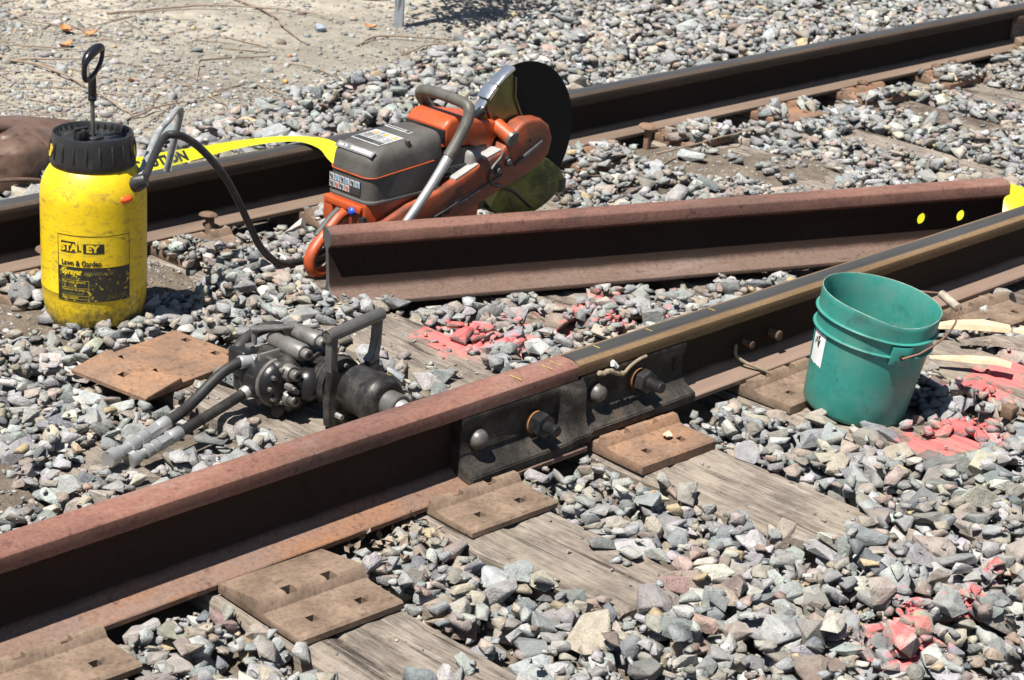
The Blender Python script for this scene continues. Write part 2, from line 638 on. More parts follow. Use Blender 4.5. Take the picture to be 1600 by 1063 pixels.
def simple(name, c, rough=0.5, metal=0.0, spec=0.5, var=0.25, nscale=18.0, bump=0.0, bscale=160.0, dirt=None, dirt_amt=(0.52, 0.70, 0.7), dscale=9.0):
    nt = NT(name)
    v = nt.coords("Object")
    a = nt.noise(v, nscale, 5, 0.65)
    cc = nt.ramp(a, [(0.28, tuple(x * (1 - var) for x in c)), (0.5, c), (0.72, tuple(min(1, x * (1 + var * 0.7)) for x in c))])
    if dirt is not None:
        d = nt.noise(nt.coords("Object"), dscale, 7, 0.72, 0.4)
        cc = nt.mix(nt.ramp(d, [(dirt_amt[0], 0.0), (dirt_amt[1], dirt_amt[2])]), cc, dirt)
    nt.base(cc).set(rough=rough, metal=metal, spec=spec)
    b = nt.noise(v, bscale, 4, 0.7)
    if bump:
        nt.bump(b, bump, 0.0015)
    nt.set(rough=nt.math('MULTIPLY_ADD', a, 0.25, rough - 0.12))
    return nt


M['grey_steel'] = simple("grey_steel", (.17, .163, .152), 0.42, 0.5, bump=0.15, dirt=(.10, .08, .06)).m
M['tool_black'] = simple("oily_black_casting", (.022, .022, .023), 0.30, 0.25, var=0.4, bump=0.3, bscale=220, dirt=(.07, .06, .05), dirt_amt=(.55, .75, .6)).m
M['tool_steel'] = simple("worn_tool_steel", (.19, .18, .165), 0.45, 0.35, var=0.4, bump=0.15, dirt=(.05, .045, .04), dirt_amt=(.48, .66, .8), dscale=22).m
M['tool_grey'] = simple("grey_tool_casting", (.085, .078, .07), 0.42, 0.3, var=0.45, bump=0.3, bscale=200, dirt=(.016, .015, .014), dirt_amt=(.40, .56, .92), dscale=15).m
M['silver'] = simple("plated_silver", (.44, .44, .43), 0.40, 0.55, var=0.12, bump=0.05, dirt=(.25, .23, .2), dirt_amt=(.6, .8, .5)).m
M['chrome'] = simple("dusty_chrome", (.72, .74, .77), 0.22, 0.9, var=0.1, dirt=(.4, .4, .4), dirt_amt=(.6, .8, .4), nscale=40).m
M['rubber'] = simple("black_rubber", (.026, .025, .024), 0.55, 0, var=0.3, bump=0.12, dirt=(.15, .135, .115), dirt_amt=(.5, .72, .55)).m
M['hose'] = simple("dusty_hose", (.022, .021, .02), 0.5, 0, var=0.4, bump=0.1, dirt=(.12, .115, .10), dirt_amt=(.50, .72, .45), dscale=16).m
M['clear_tube'] = simple("grey_vinyl_tube", (.30, .31, .31), 0.28, 0, var=0.3, dirt=(.12, .12, .12), dirt_amt=(.5, .66, .6), dscale=30).m
M['black_plastic'] = simple("black_plastic", (.02, .02, .021), 0.42, 0, var=0.3, dirt=(.11, .105, .095), dirt_amt=(.52, .74, .55), dscale=20, bump=0.05).m
M['handle_plastic'] = simple("glossy_black_plastic", (.012, .013, .017), 0.28, 0, var=0.3).m
M['grey_plastic'] = simple("dusty_grey_plastic", (.070, .066, .059), 0.60, 0, var=0.22, dirt=(.19, .175, .15), dirt_amt=(.46, .74, .55), dscale=7, bump=0.12).m
M['saw_orange'] = simple("orange_paint", (.50, .078, .018), 0.45, 0, var=0.2, dirt=(.16, .07, .04), dirt_amt=(.46, .66, .75), dscale=14, bump=0.06).m
M['saw_orange_dusty_shaded'] = simple("dusty_shaded_orange_paint", (.33, .068, .026), 0.5, 0, var=0.25, dirt=(.085, .05, .036), dirt_amt=(.42, .62, .85), dscale=13, bump=0.1).m  # grimy orange, darkened as well to paint the shade on the arm's near side
M['zinc'] = simple("yellow_green_zinc_plate", (.23, .235, .10), 0.36, 0.7, var=0.25, dirt=(.10, .11, .04), dirt_amt=(.5, .7, .7), dscale=14, bump=0.1).m
M['disc'] = simple("abrasive_black_disc", (.012, .0115, .011), 0.85, 0, spec=0.2, var=0.3, bump=0.5, bscale=300).m
nt = simple("green_bucket_plastic", (.030, .235, .195), 0.45, 0, var=0.14, nscale=9, dirt=(.03, .085, .07), dirt_amt=(.54, .68, .7), dscale=13, bump=0.08)
_c = nt.b.inputs["Base Color"].links[0].from_socket
_s = nt.noise(nt.coords("Object", scale=(1, 1, 5)), 30, 6, 0.8, 1.5)
_c = nt.mix(nt.ramp(_s, [(0.58, 0.0), (0.66, 0.7)]), _c, (.13, .33, .27))
_s = nt.noise(nt.coords("Object"), 55, 5, 0.8, 0.4)
_c = nt.mix(nt.ramp(_s, [(0.61, 0.0), (0.70, 0.75)]), _c, (.045, .05, .04))
_s = nt.noise(nt.coords("Object"), 4, 6, 0.75)
_c = nt.mix(nt.ramp(_s, [(0.45, 0.0), (0.68, 0.55)]), _c, (.17, .245, .20))
nt.base(_c)
M['teal'] = nt.m
M['wire'] = simple("rusty_wire", (.20, .11, .075), 0.6, 0.3, var=0.35, nscale=60).m
M['pail_grip'] = simple("dirty_pale_grip", (.36, .31, .24), 0.6, 0, var=0.4, nscale=50, dirt=(.12, .09, .06)).m
M['leather'] = simple("brown_leather", (.105, .062, .043), 0.48, 0, var=0.45, nscale=14, dirt=(.19, .125, .09), dirt_amt=(.46, .70, .6), dscale=8, bump=0.45, bscale=70).m
M['tape'] = simple("yellow_tape", (.56, .55, .02), 0.35, 0, var=0.08).m
M['ink'] = simple("black_ink", (.02, .02, .015), 0.5).m
M['white'] = simple("white_paper", (.78, .77, .75), 0.6, var=0.12, dirt=(.4, .38, .35), dirt_amt=(.6, .8, .5)).m
M['light_grey'] = simple("pale_print", (.46, .47, .47), 0.45, var=0.2, dirt=(.2, .19, .17), dirt_amt=(.5, .72, .7), dscale=26).m
M['dark_print'] = simple("dark_print", (.045, .045, .047), 0.5).m
M['orange_print'] = simple("orange_print", (.72, .33, .05), 0.5).m
M['red_print'] = simple("red_print", (.55, .06, .05), 0.5).m
M['blue_print'] = simple("blue_print", (.12, .30, .55), 0.5).m
M['blue'] = simple("blue_plastic", (.02, .10, .55), 0.3).m
M['yellow_mark'] = simple("yellow_marking", (.55, .42, .06), 0.7, var=0.3, nscale=120).m
M['orange_tip'] = simple("red_orange_plastic", (.80, .10, .015), 0.4).m
M['splinter'] = simple("fresh_split_wood", (.56, .43, .28), 0.75, var=0.3, nscale=30, bump=0.4, bscale=60).m
M['cord'] = simple("frayed_cord", (.27, .22, .15), 0.9, var=0.4, nscale=80, bump=0.6, bscale=200).m
M['twig'] = simple("dry_grey_twig", (.26, .20, .15), 0.85, var=0.4, nscale=40, bump=0.4).m
M['galv'] = simple("galvanised_post", (.40, .43, .47), 0.45, 0.5, var=0.2, bump=0.1).m
M['leaf'] = simple("dry_orange_leaf", (.42, .19, .07), 0.75, var=0.35, nscale=60).m
M['plastic_film'] = NT("clear_film").m
_pf = M['plastic_film'].node_tree.nodes["Principled BSDF"]
_pf.inputs["Base Color"].default_value = (.85, .86, .82, 1)
_pf.inputs["Roughness"].default_value = 0.25
_pf.inputs["Alpha"].default_value = 0.28

# yellow sprayer plastic with dark scuffs, heavier towards the foot
nt = NT("scuffed_yellow_plastic")
v = nt.coords("Object")
a = nt.noise(v, 9, 6, 0.7, 0.3)
b = nt.noise(nt.coords("Object", scale=(1, 1, 2.6)), 26, 6, 0.75, 0.8)
s = nt.noise(v, 90, 4, 0.75)
sp = nt.new("ShaderNodeSeparateXYZ")
nt.l.new(nt.new("ShaderNodeTexCoord").outputs["Object"], sp.inputs[0])
low = nt.new("ShaderNodeMapRange")
low.inputs["From Min"].default_value = 0.11
low.inputs["From Max"].default_value = 0.0
nt.l.new(sp.outputs["Z"], low.inputs["Value"])
c = nt.ramp(a, [(0.3, (.64, .43, .008)), (0.5, (.80, .55, .010)), (0.7, (.84, .62, .03))])
c = nt.mix(nt.ramp(b, [(0.52, 0.0), (0.68, 0.75)]), c, (.25, .17, .05))
b2 = nt.noise(nt.coords("Object", scale=(1, 1, .4)), 60, 5, 0.8, 1.0)
c = nt.mix(nt.ramp(b2, [(0.62, 0.0), (0.72, 0.8)]), c, (.12, .085, .04))
k = nt.math('MULTIPLY_ADD', low.outputs[0], 0.30, nt.math('MULTIPLY_ADD', s, 0.55, nt.math('MULTIPLY', a, 0.5)))
c = nt.mix(nt.ramp(k, [(0.57, 0.0), (0.76, 0.85)]), c, (.075, .06, .035))
nt.base(c).set(rough=0.42, spec=0.45)
nt.bump(nt.math('ADD', a, s), 0.08, 0.002)
M['yellow'] = nt.m
# the same print worn off in patches
def worn_print(name, ink, under, lo, hi, scale=38):
    nt = NT(name)
    v = nt.coords("Object")
    a = nt.noise(v, scale, 7, 0.78, 0.6)
    nt.base(nt.mix(nt.ramp(a, [(lo, 1.0), (hi, 0.0)]), ink, under)).set(rough=0.45)
    return nt.m


M['print_black'] = worn_print("worn_black_print", (.022, .021, .016), (.66, .50, .02), 0.36, 0.42)
M['print_heavy'] = worn_print("scratched_black_print", (.024, .023, .018), (.62, .47, .02), 0.38, 0.43, 60)
M['print_dim'] = worn_print("dim_yellow_print", (.22, .19, .05), (.03, .028, .02), 0.40, 0.5, 80)
M['print_yellow'] = worn_print("yellow_print", (.66, .50, .02), (.05, .045, .02), 0.36, 0.42)
# ------------------------------------------------------------------ sky-side setting: ground
def crest(x):
    """how far the crushed stone reaches behind the far rail"""
    return float(np.interp(x, [2.6, 3.4, 3.9, 4.7, 5.4, 6.2, 8.0, 11.0], [1.92, 2.16, 2.36, 2.52, 2.78, 3.05, 3.7, 4.2]))


DIRT = [(2.30, 1.50, .22), (2.45, 1.22, .16), (1.78, .62, .30), (1.60, .80, .26), (2.78, 1.28, .14), (4.80, 1.18, .22), (4.95, .98, .2), (2.05, .30, .13), (2.62, 1.30, .12)]


def patchiness(x, y):
    return max([math.exp(-((x - a) ** 2 + (y - b) ** 2) / (r * r)) for a, b, r in DIRT])


def ground_z(x, y):
    n = noise.noise((x * 1.7, y * 1.7, 0.3)) * 0.5 + noise.noise((x * 5, y * 5, 2.1)) * 0.25
    cx = crest(x)
    t = min(1.0, max(0.0, (y - cx + 0.10) / 0.35))
    p_ = patchiness(x, y)
    inner = -0.040 + 0.008 * n
    inner += 0.050 * min(1.0, p_ * 1.25)
    outer = -0.005 + 0.03 * n + 0.012 * max(0.0, min(3.0, y - cx))
    z = inner * (1 - t) + outer * t
    if y < -0.75:
        z -= min(0.5, (-0.75 - y) * 0.08)
    d = max(abs(x - 5) - 7, abs(y - 2) - 6, 0)
    return z - min(0.6, d * 0.03)


xs = list(np.arange(0.2, 10.0, 0.035))
ys = list(np.arange(-2.2, 6.5, 0.035))
for st in (0.3, 0.8, 2, 5, 12, 30, 80, 200, 500):
    xs = [xs[0] - st] + xs + [xs[-1] + st]
    ys = [ys[0] - st] + ys + [ys[-1] + st]
V = [(x, y, ground_z(x, y) if (0 < x < 40 and -20 < y < 40) else -0.4) for y in ys for x in xs]
nx = len(xs)
F = [(j * nx + i, j * nx + i + 1, (j + 1) * nx + i + 1, (j + 1) * nx + i) for j in range(len(ys) - 1) for i in range(nx - 1)]
gm = bpy.data.meshes.new("ground")
gm.from_pydata(V, [], F)
gm.shade_smooth()
ground = link("ground", gm, M['soil'])
tag(ground, "sandy soil and trodden dirt under and behind the railway track", kind='structure')

# ------------------------------------------------------------------ ties
TIE_PITCH, TIE_W = 0.4865, 0.232
tie_rights = [2.145 + TIE_PITCH * k for k in range(-2, 12)]
Z_A, S_A, S_B = 0.19, 1.0824, 0.9713


def make_tie(xr, seed, mat, dz=0.0, y0=-0.60, y1=2.02):
    rn = random.Random(seed)
    x0, x1 = -TIE_W / 2, TIE_W / 2
    nxs = [x0, x0 + .008] + [x0 + TIE_W * (k + 0.5) / 15 for k in range(1, 14)] + [x1 - .008, x1]
    nys = [y0, y0 + .01] + list(np.arange(y0 + .03, y1 - .02, 0.03)) + [y1 - .01, y1]
    V, F = [], []
    crack = rn.uniform(-.06, .06)
    skew = rn.uniform(-.01, .01)
    for y in nys:
        for i, x in enumerate(nxs):
            z = 0.0
            if i in (0, len(nxs) - 1):
                z -= 0.007 + 0.006 * abs(noise.noise((y * 9, seed, x * 3)))
            if y in (nys[0], nys[-1]):
                z -= 0.006
            g = noise.noise((x * 38 + seed, y * 2.2, seed * 1.3))
            z += 0.0035 * g - 0.003 * abs(noise.noise((x * 16, y * 1.1, seed)))
            dcr = abs(x - crack - 0.012 * noise.noise((y * 4, seed, 0)))
            if dcr < 0.012:
                z -= 0.006
            ex = 0.004 * noise.noise((y * 6, seed, i))
            ey = (0.02 * noise.noise((x * 14, seed, 1.0)) if y in nys[:2] else 0.0)
            V.append((x + ex + skew * y, y + ey, z))
    n = len(nxs)
    k = len(nys)
    for j in range(k - 1):
        for i in range(n - 1):
            F.append((j * n + i, j * n + i + 1, (j + 1) * n + i + 1, (j + 1) * n + i))
    # sides and ends down to the underside
    base = len(V)
    loop = [i for i in range(n)] + [j * n + n - 1 for j in range(1, k)] + [(k - 1) * n + i for i in range(n - 2, -1, -1)] + [j * n for j in range(k - 2, 0, -1)]
    for q in loop:
        p = V[q]
        V.append((p[0], p[1], -0.17))
    L = len(loop)
    for a in range(L):
        b = (a + 1) % L
        F.append((loop[b], loop[a], base + a, base + b))
    F.append([base + a for a in range(L)])
    me = bpy.data.meshes.new("railway_tie")
    me.from_pydata(V, [], F)
    me.shade_smooth()
    me.set_sharp_from_angle(angle=R(38))
    o = link("railway_tie", me, mat)
    o.location = (xr - TIE_W / 2, 0, dz)
    return o


TIE_LABELS = {
    0: "weathered tie under the plate cut off by the lower left corner",
    1: "weathered tie running out under the displaced plate nearest the camera",
    2: "weathered tie carrying the impact wrench and the plate below the bolted joint",
    3: "weathered tie with faded red paint patch, its outer end split along the grain",
    4: "weathered tie beside the green bucket with bright red paint on its end",
    5: "weathered tie under the split wood pieces to the right of the bucket",
    6: "dark oily tie beneath the loose rail, mostly buried in stones",
    7: "half buried brown tie between the upright spike and the loose rail",
    8: "long pale brown tie showing behind the far end of the loose rail",
    -1: "buried tie beyond the lower left corner, hidden under the stones",
    10: "buried tie end at the far rail just inside the right edge of the photo",
    11: "tie past the right edge, first beyond the far joint bar",
    12: "dark tie past the right edge, second beyond the far joint bar",
    13: "tie past the right edge, third beyond the far joint bar",
    14: "tie past the right edge, last of the row",
    9: "dark tie touching the far rail near the right edge",
}
ties = []
for k, xr in enumerate(tie_rights):
    idx = k - 1
    mat = M['tie_dark'] if idx in (6, 9, 12) else M['tie']
    y0 = {1: -0.70, 2: -0.60, 3: -0.685, 4: -0.64}.get(idx, -0.60)
    o = make_tie(xr, k * 3.7 + 1, mat, 0.0, y0)
    ties.append(o)
    lab = TIE_LABELS[idx]
    tag(o, lab, "railway tie", "timber ties under the track")

# ------------------------------------------------------------------ rails
def rail_profile(s):
    h, hw, bw = .168 * s, .0345 * (1 + (s - 1) * .6), .070 * s
    half = [(bw - .001, 0.0), (bw, .002), (bw, .0095), (bw - .002, .0118), (.036 * s, .0195), (.022 * s, .025), (.0135 * s, .034), (.0095, .046), (.0085, .075),
            (.0088, h - .060), (.012, h - .047 * s), (.020, h - .041 * s), (hw - .004, h - .0355 * s), (hw - .0005, h - .034 * s), (hw, h - .032 * s), (hw, h - .0125),
            (hw - .0006, h - .0095), (hw - .0030, h - .0072), (hw - .011, h - .0036), (hw - .017, h - .0016), (.008, h - .0004)]
    return half + [(-a, b) for a, b in half[::-1]], h


def make_rail(s, x0, x1, fine=None, burr=0.0, seed=1.0, step=0.25):
    prof, h = rail_profile(s)
    n = len(prof)
    X = [x0]
    while X[-1] < x1 - 1e-6:
        d = 0.012 if (fine and fine[0] <= X[-1] < fine[1]) else step
        X.append(min(x1, X[-1] + d))
    V, F = [], []
    for x in X:
        for j, (a, b) in enumerate(prof):
            dz = dy = 0.0
            if burr and j in (12, 13, 14, n - 13, n - 14, n - 15):
                q = noise.noise((x * 26 + seed, j * 0.05, 3.3)) + 0.6 * noise.noise((x * 75, seed, 1.1))
                dz = burr * q
                dy = burr * 0.4 * q * (1 if a > 0 else -1)
            if burr and j in (2, 3, n - 3, n - 4):
                dy = 0.0012 * noise.noise((x * 20, seed, 8.0))
            V.append((x, a + dy, b + dz))
    for i in range(len(X) - 1):
        for j in range(n):
            F.append((i * n + j, i * n + (j + 1) % n, (i + 1) * n + (j + 1) % n, (i + 1) * n + j))
    F.append(tuple(range(n)))
    F.append(tuple((len(X) - 1) * n + j for j in range(n))[::-1])
    mb = MB()
    mb.add(V, F)
    return mb


h_A, h_B = .168 * S_A, .168 * S_B
YA = -.0345 * (1 + (S_A - 1) * .6)
YB = -.0345 * (1 + (S_B - 1) * .6)
YF = 1.435 - YB
X_JOINT = 2.872
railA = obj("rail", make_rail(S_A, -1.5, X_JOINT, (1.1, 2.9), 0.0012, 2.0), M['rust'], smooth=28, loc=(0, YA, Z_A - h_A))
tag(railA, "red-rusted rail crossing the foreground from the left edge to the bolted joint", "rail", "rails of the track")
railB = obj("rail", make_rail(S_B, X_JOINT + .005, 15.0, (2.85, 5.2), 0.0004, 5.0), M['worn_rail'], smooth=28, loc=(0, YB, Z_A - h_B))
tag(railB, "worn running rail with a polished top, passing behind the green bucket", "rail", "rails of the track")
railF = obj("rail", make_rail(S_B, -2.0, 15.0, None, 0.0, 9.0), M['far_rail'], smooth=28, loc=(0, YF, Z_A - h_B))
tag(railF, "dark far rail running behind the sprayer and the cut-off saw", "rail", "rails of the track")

# loose rail with two bolt holes near its far end
mbl = make_rail(S_A, 0.0, 1.870, (0.0, 1.9), 0.0013, 14.0)
loose_me = mbl.mesh("loose_rail", 28)
cut = MB()
for xx, zz in ((1.625, .088), (1.745, .088)):
    cut.cyl((xx, -.05, zz), (xx, .05, zz), .0165, n=20)
loose_me = boolean_cut(loose_me, cut)
loose_me.materials.clear()
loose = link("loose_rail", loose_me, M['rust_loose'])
loose.location = (3.0512, .902, -.006)
loose.rotation_euler = (R(-4.2), R(-1.43), R(-25.9))
tag(loose, "short cut length of rusty rail lying loose at an angle between the two rails", "rail")

# saw-cut end of the loose rail: bare dark steel
prof_, _h = rail_profile(S_A)
mb = MB()
k_ = len(prof_)
mb.add([(-.0030, a * .985, b * .992 + .0007) for a, b in prof_] + [(.001, a * .985, b * .992 + .0007) for a, b in prof_],
       [tuple(range(k_)), tuple(range(k_, 2 * k_))[::-1]] + [(i, k_ + i, k_ + (i + 1) % k_, (i + 1) % k_) for i in range(k_)])
obj("cut_face", mb, simple("saw_cut_steel", (.105, .10, .098), .55, .2, var=.3, nscale=60, dirt=(.16, .10, .08), dirt_amt=(.55, .7, .6), bump=.3).m, loose, 30)

# painted ticks on the rail heads
for x, yy, w in ((2.71, -.016, .0016), (2.800, -.014, .0014), (2.83, -.010, .0012)):
    mk = MB()
    mk.box((x, yy - .013, h_A + .0003), (x + w, yy + .018, h_A + .0008))
    obj("paint_mark", mk, M['yellow_mark'], railA, 0)
for x, w in ((2.965, .002), (3.13, .0016), (3.34, .0016)):
    mk = MB()
    mk.box((x, -.008, h_B + .0003), (x + w, .010, h_B + .0009))
    obj("paint_mark", mk, M['yellow_mark'], railB, 0)

# ------------------------------------------------------------------ tie plates
def plate_mesh(seat, ridge, name, low=.0145, one=False):
    """side profile along y, widths along x, square spike holes cut through"""
    w = 0.112
    prof = [(-.205, 0), (-.205, low - .004), (-.200, low), (-.116, low + .0005), (-.104, low + .003), (-.0965, ridge - .004), (-.092, ridge), (-.0805, ridge), (-.0775, seat),
            (.0775, seat), (.0805, ridge), (.092, ridge), (.0965, ridge - .004), (.104, low + .003), (.116, low + .0005), (.200, low), (.205, low - .004), (.205, 0)]
    if one:                                                      # single shoulder, flat seat running on to the other end
        prof = prof[:8] + [(.022, seat), (.027, seat - .004), (.027, 0)]
    mb = MB()
    mb.prism(prof, -w, w, bev=0.003, axis='x')
    me = mb.mesh(name, 0)
    c = MB()
    for sy in ((-1,) if one else (-1, 1)):
        for sx in (-.052, .052):
            c.box((sx - .009, sy * .160 - .009, -.05), (sx + .009, sy * .160 + .009, .08))
        for sx in (-.046, .040):
            c.box((sx - .0115, sy * .0845 - .0115, -.05), (sx + .0115, sy * .0845 + .0105, .08))
    return boolean_cut(me, c)


plate_thin = plate_mesh(.0065, .032, "tie_plate")
plate_free = plate_mesh(.0210, .037, "tie_plate", .0150, True)
plate_thick = plate_mesh(.0245, .041, "tie_plate", .022)
for me in (plate_thin, plate_thick, plate_free):
    me.materials.clear()


def plate(me, x, y, rz, mat, label, z=0.001, group="tie plates on the ties", rot=None):
    o = link("tie_plate", me, None)
    if not me.materials:
        me.materials.append(M['plate'])
    o.location = (x, y, z)
    o.rotation_euler = rot or (0, 0, rz)
    if mat is not M['plate']:
        o.material_slots[0].link = 'OBJECT'
        o.material_slots[0].material = mat
    tag(o, label, "tie plate", group)
    return o


plate(plate_free, 2.040, -.146, R(-2.5), M['plate'], "brown tie plate pushed out from under the rail, nearest the bottom edge", z=.003)
plate(plate_thin, 2.540, -.037, R(-2), M['plate'], "brown tie plate under the left half of the bolted joint", z=.002)
plate(plate_thick, 3.005, -.048, R(-2), M['plate_orange'], "orange-brown tie plate just right of the bolted joint with a dry leaf on it")
plate(plate_thin, 1.575, -.037, R(-2), M['plate'], "brown tie plate cut off by the lower left corner", z=.002)
plate(plate_thick, 3.490, YB, R(1), M['plate'], "brown tie plate half hidden behind the green bucket")
plate(plate_thick, 4.290, YB - .02, R(-3), M['plate'], "brown tie plate to the right of the bucket under split wood")
far_plate_labels = ["brown tie plate at the far rail behind the sprayer", "rusty tie plate at the far rail between hose and sprayer", "rusty tie plate at the far rail behind the saw handle",
                    "rusty tie plate at the far rail behind the saw body", "rusty tie plate at the far rail under the saw blade", "orange tie plate at the foot of the upright spike",
                    "orange tie plate at the far rail, third from the right edge", "bright orange tie plate at the far rail, second from the right edge",
                    "bright orange tie plate beside the dark tie at the far rail", "rusty tie plate at the far rail below the bar at the right edge"]
for k, lab in enumerate(far_plate_labels):
    xr = 2.145 + TIE_PITCH * k
    plate(plate_thick, xr - TIE_W / 2, YF - .012, R(random.uniform(-2, 2)), M['plate_orange'] if k > 4 else M['plate'], lab)

# loose plate on the stones at left: a sloping shoulder, a step and a flat seat
mb = MB()
mb.prism([(-.165, 0), (-.165, .008), (-.160, .011), (-.075, .0235), (-.062, .0255), (-.055, .024), (-.050, .0135), (.160, .0125), (.165, .010), (.165, 0)], -.108, .108, bev=0.003, axis='x')
c = MB()
for x, y in ((-.055, -.060), (.045, -.060), (.0, -.118), (-.05, .135), (.045, .125), (.075, .145)):
    c.box((x - .0095, y - .0095, -.05), (x + .0095, y + .0095, .08))
lp = boolean_cut(mb.mesh("loose_tie_plate", 0), c)
ob = link("tie_plate", lp, M['plate_orange'])
ob.location = (2.462, .772, .004)
ob.rotation_euler = (R(-1), R(2), R(-79))
tag(ob, "loose rusty tie plate lying on the stones between the sprayer and the hydraulic hoses", "tie plate")
# ------------------------------------------------------------------ bolted joint bar (steps in the middle between two rail sections)
bar = thing("joint_bar", "oily black joint bar bolting the rusty rail to the worn rail", "joint bar", (2.872, 0, 0))


def bar_section(yh, zt, yw, yf, zf):
    """outline across the bar: head shelf, hollowed face, toe on the rail base"""
    return [(yw + .028, zt - .002), (yh, zt), (yh - .0015, zt - .010), (yh + .001, zt - .020), (yw + .0025, zt - .034), (yw + .002, zf + .052), (yw - .006, zf + .036), (yf + .016, zf + .026), (yf, zf + .019), (yf, zf), (yw + .028, zf + .006)]


X0 = 2.872
secs = []
zb_, zt_ = Z_A - h_A + .012, Z_A - .0345 * S_A
left = bar_section(YA - .037, zt_, YA - .0345, YA - .074, zb_ + .0005)
right = bar_section(YB - .0345, Z_A - .036 * S_B, YB - .0315, YB - .073, .0300)
mid = [(a - (.012 if 2 <= i <= 7 else 0), b) for i, (a, b) in enumerate(left)]
mid = [(YA - .007, left[0][1]), (YA - .042, zt_ - .001), (YA - .052, zt_ - .010), (YA - .055, zt_ - .022), (YA - .056, zt_ - .05), (YA - .058, zb_ + .06), (YA - .062, zb_ + .045),
       (YA - .068, zb_ + .030), (YA - .074, zb_ + .024), (YA - .074, zb_ + .006), (YA - .007, zb_ + .008)]
for x, s in ((2.545, left), (2.548, left), (2.815, left), (2.838, mid), (2.882, mid), (2.888, right), (3.215, right), (3.220, right)):
    secs.append((x, s))
V, F = [], []
n = len(left)
for i, (x, s) in enumerate(secs):
    e = 0.002 if i in (0, len(secs) - 1) else 0.0
    cy = sum(p[0] for p in s) / n
    cz = sum(p[1] for p in s) / n
    for a, b in s:
        V.append((x - 2.872, a + (cy - a) * e * 20, b + (cz - b) * e * 8))
for i in range(len(secs) - 1):
    for j in range(n):
        F.append((i * n + j, i * n + (j + 1) % n, (i + 1) * n + (j + 1) % n, (i + 1) * n + j))
F.append(tuple(range(n)))
F.append(tuple((len(secs) - 1) * n + j for j in range(n))[::-1])
mb = MB()
mb.add(V, F)
bm = bmesh.new()
me = mb.mesh("bar_body", 0)
bm.from_mesh(me)
bmesh.ops.bevel(bm, geom=[e for e in bm.edges if len(e.link_faces) == 2 and e.calc_face_angle(0) > 0.5], offset=.0022, segments=2, affect='EDGES')
bm.to_mesh(me)
bm.free()
me.shade_smooth()
me.set_sharp_from_angle(angle=R(40))
bar_body = link("bar_body", me, M['black_iron'], bar)


def dome_bolt(x, y, z):
    mb = MB()
    mb.lathe([(.021, 0), (.0215, .006), (.020, .013), (.0165, .019), (.011, .0235), (.005, .0255), (.0, .026)], 24, Matrix.Translation((x - 2.872, y, z)) @ Matrix.Rotation(R(90), 4, 'X'))
    return obj("bolt_head", mb, M['dome'], bar, 50)


def nut_bolt(x, y, z, L):
    T = Matrix.Translation((x - 2.872, y, z)) @ Matrix.Rotation(R(90), 4, 'X')
    mb = MB()
    mb.lathe([(.016, 0), (.0235, .0), (.0245, .002), (.0245, .007), (.0235, .009), (.016, .009)], 28, T)
    w = obj("spring_washer", mb, M['washer'], bar)
    mb = MB()
    hexa = [(.0265 * math.cos(math.pi / 3 * k + .35), .0265 * math.sin(math.pi / 3 * k + .35)) for k in range(6)]
    mb.prism(hexa, .0105, .037, bev=0.003, axis='z', M=T)
    nu = obj("nut", mb, M['bolt'], bar)
    prof = [(.0105, .03)]
    t = .037
    while t < .037 + L - .003:
        prof += [(.0125, t), (.0108, t + .0014)]
        t += .0028
    prof += [(.0122, t), (.011, t + .002), (.0, t + .0022)]
    mb = MB()
    mb.lathe(prof, 20, T)
    st = obj("bolt_thread", mb, M['bolt'], nu, 20)


dome_bolt(2.592, YA - .031, .098)
nut_bolt(2.752, YA - .031, .092, .030)
dome_bolt(2.940, YB - .028, .106)
nut_bolt(3.068, YB - .028, .106, .034)
# worn cast lettering and a stamped mark on the bar
V, F = text_geo("1001", .020, .0008, extrude=.0012)
mb = MB()
mb.add(V, F, Matrix.Translation((3.186 - 2.872, YB - .0298, .128)) @ Matrix.Rotation(R(90), 4, 'X') @ Matrix.Rotation(R(-90), 4, 'Z'))
obj("cast_lettering", mb, M['black_iron'], bar, 0)
V, F = text_geo("III", .013, .0006, extrude=.001)
mb = MB()
mb.add(V, F, Matrix.Translation((2.570 - 2.872, YA - .0328, .124)) @ Matrix.Rotation(R(90), 4, 'X'))
obj("cast_lettering", mb, M['black_iron'], bar, 0)

# frayed cord caught over the joint
cd = MB()
cd.rod(spline([(2.930, YB - .041, .154), (2.945, YB - .043, .151), (2.962, YB - .043, .152), (2.99, YB - .043, .140), (3.01, YB - .042, .136), (3.03, YB - .042, .147), (3.055, YB - .042, .155), (3.08, YB - .040, .156)], 6),
       [.0045, .006, .006, .0055] * 6 + [.0035] * 19, 8)
o = obj("frayed_cord", cd, M['cord'], None)
tag(o, "frayed tan cord lying over the joint below the worn rail head", "cord")
cd = MB()
cd.rod(spline([(2.972, YB - .042, .160), (2.974, YB - .040, .168), (2.985, YB - .043, .155)], 4), .005, 6)
o = obj("paper_scrap", cd, M['white'], None)
tag(o, "white scrap of paper stuck to the worn rail beside the cord", "scrap")

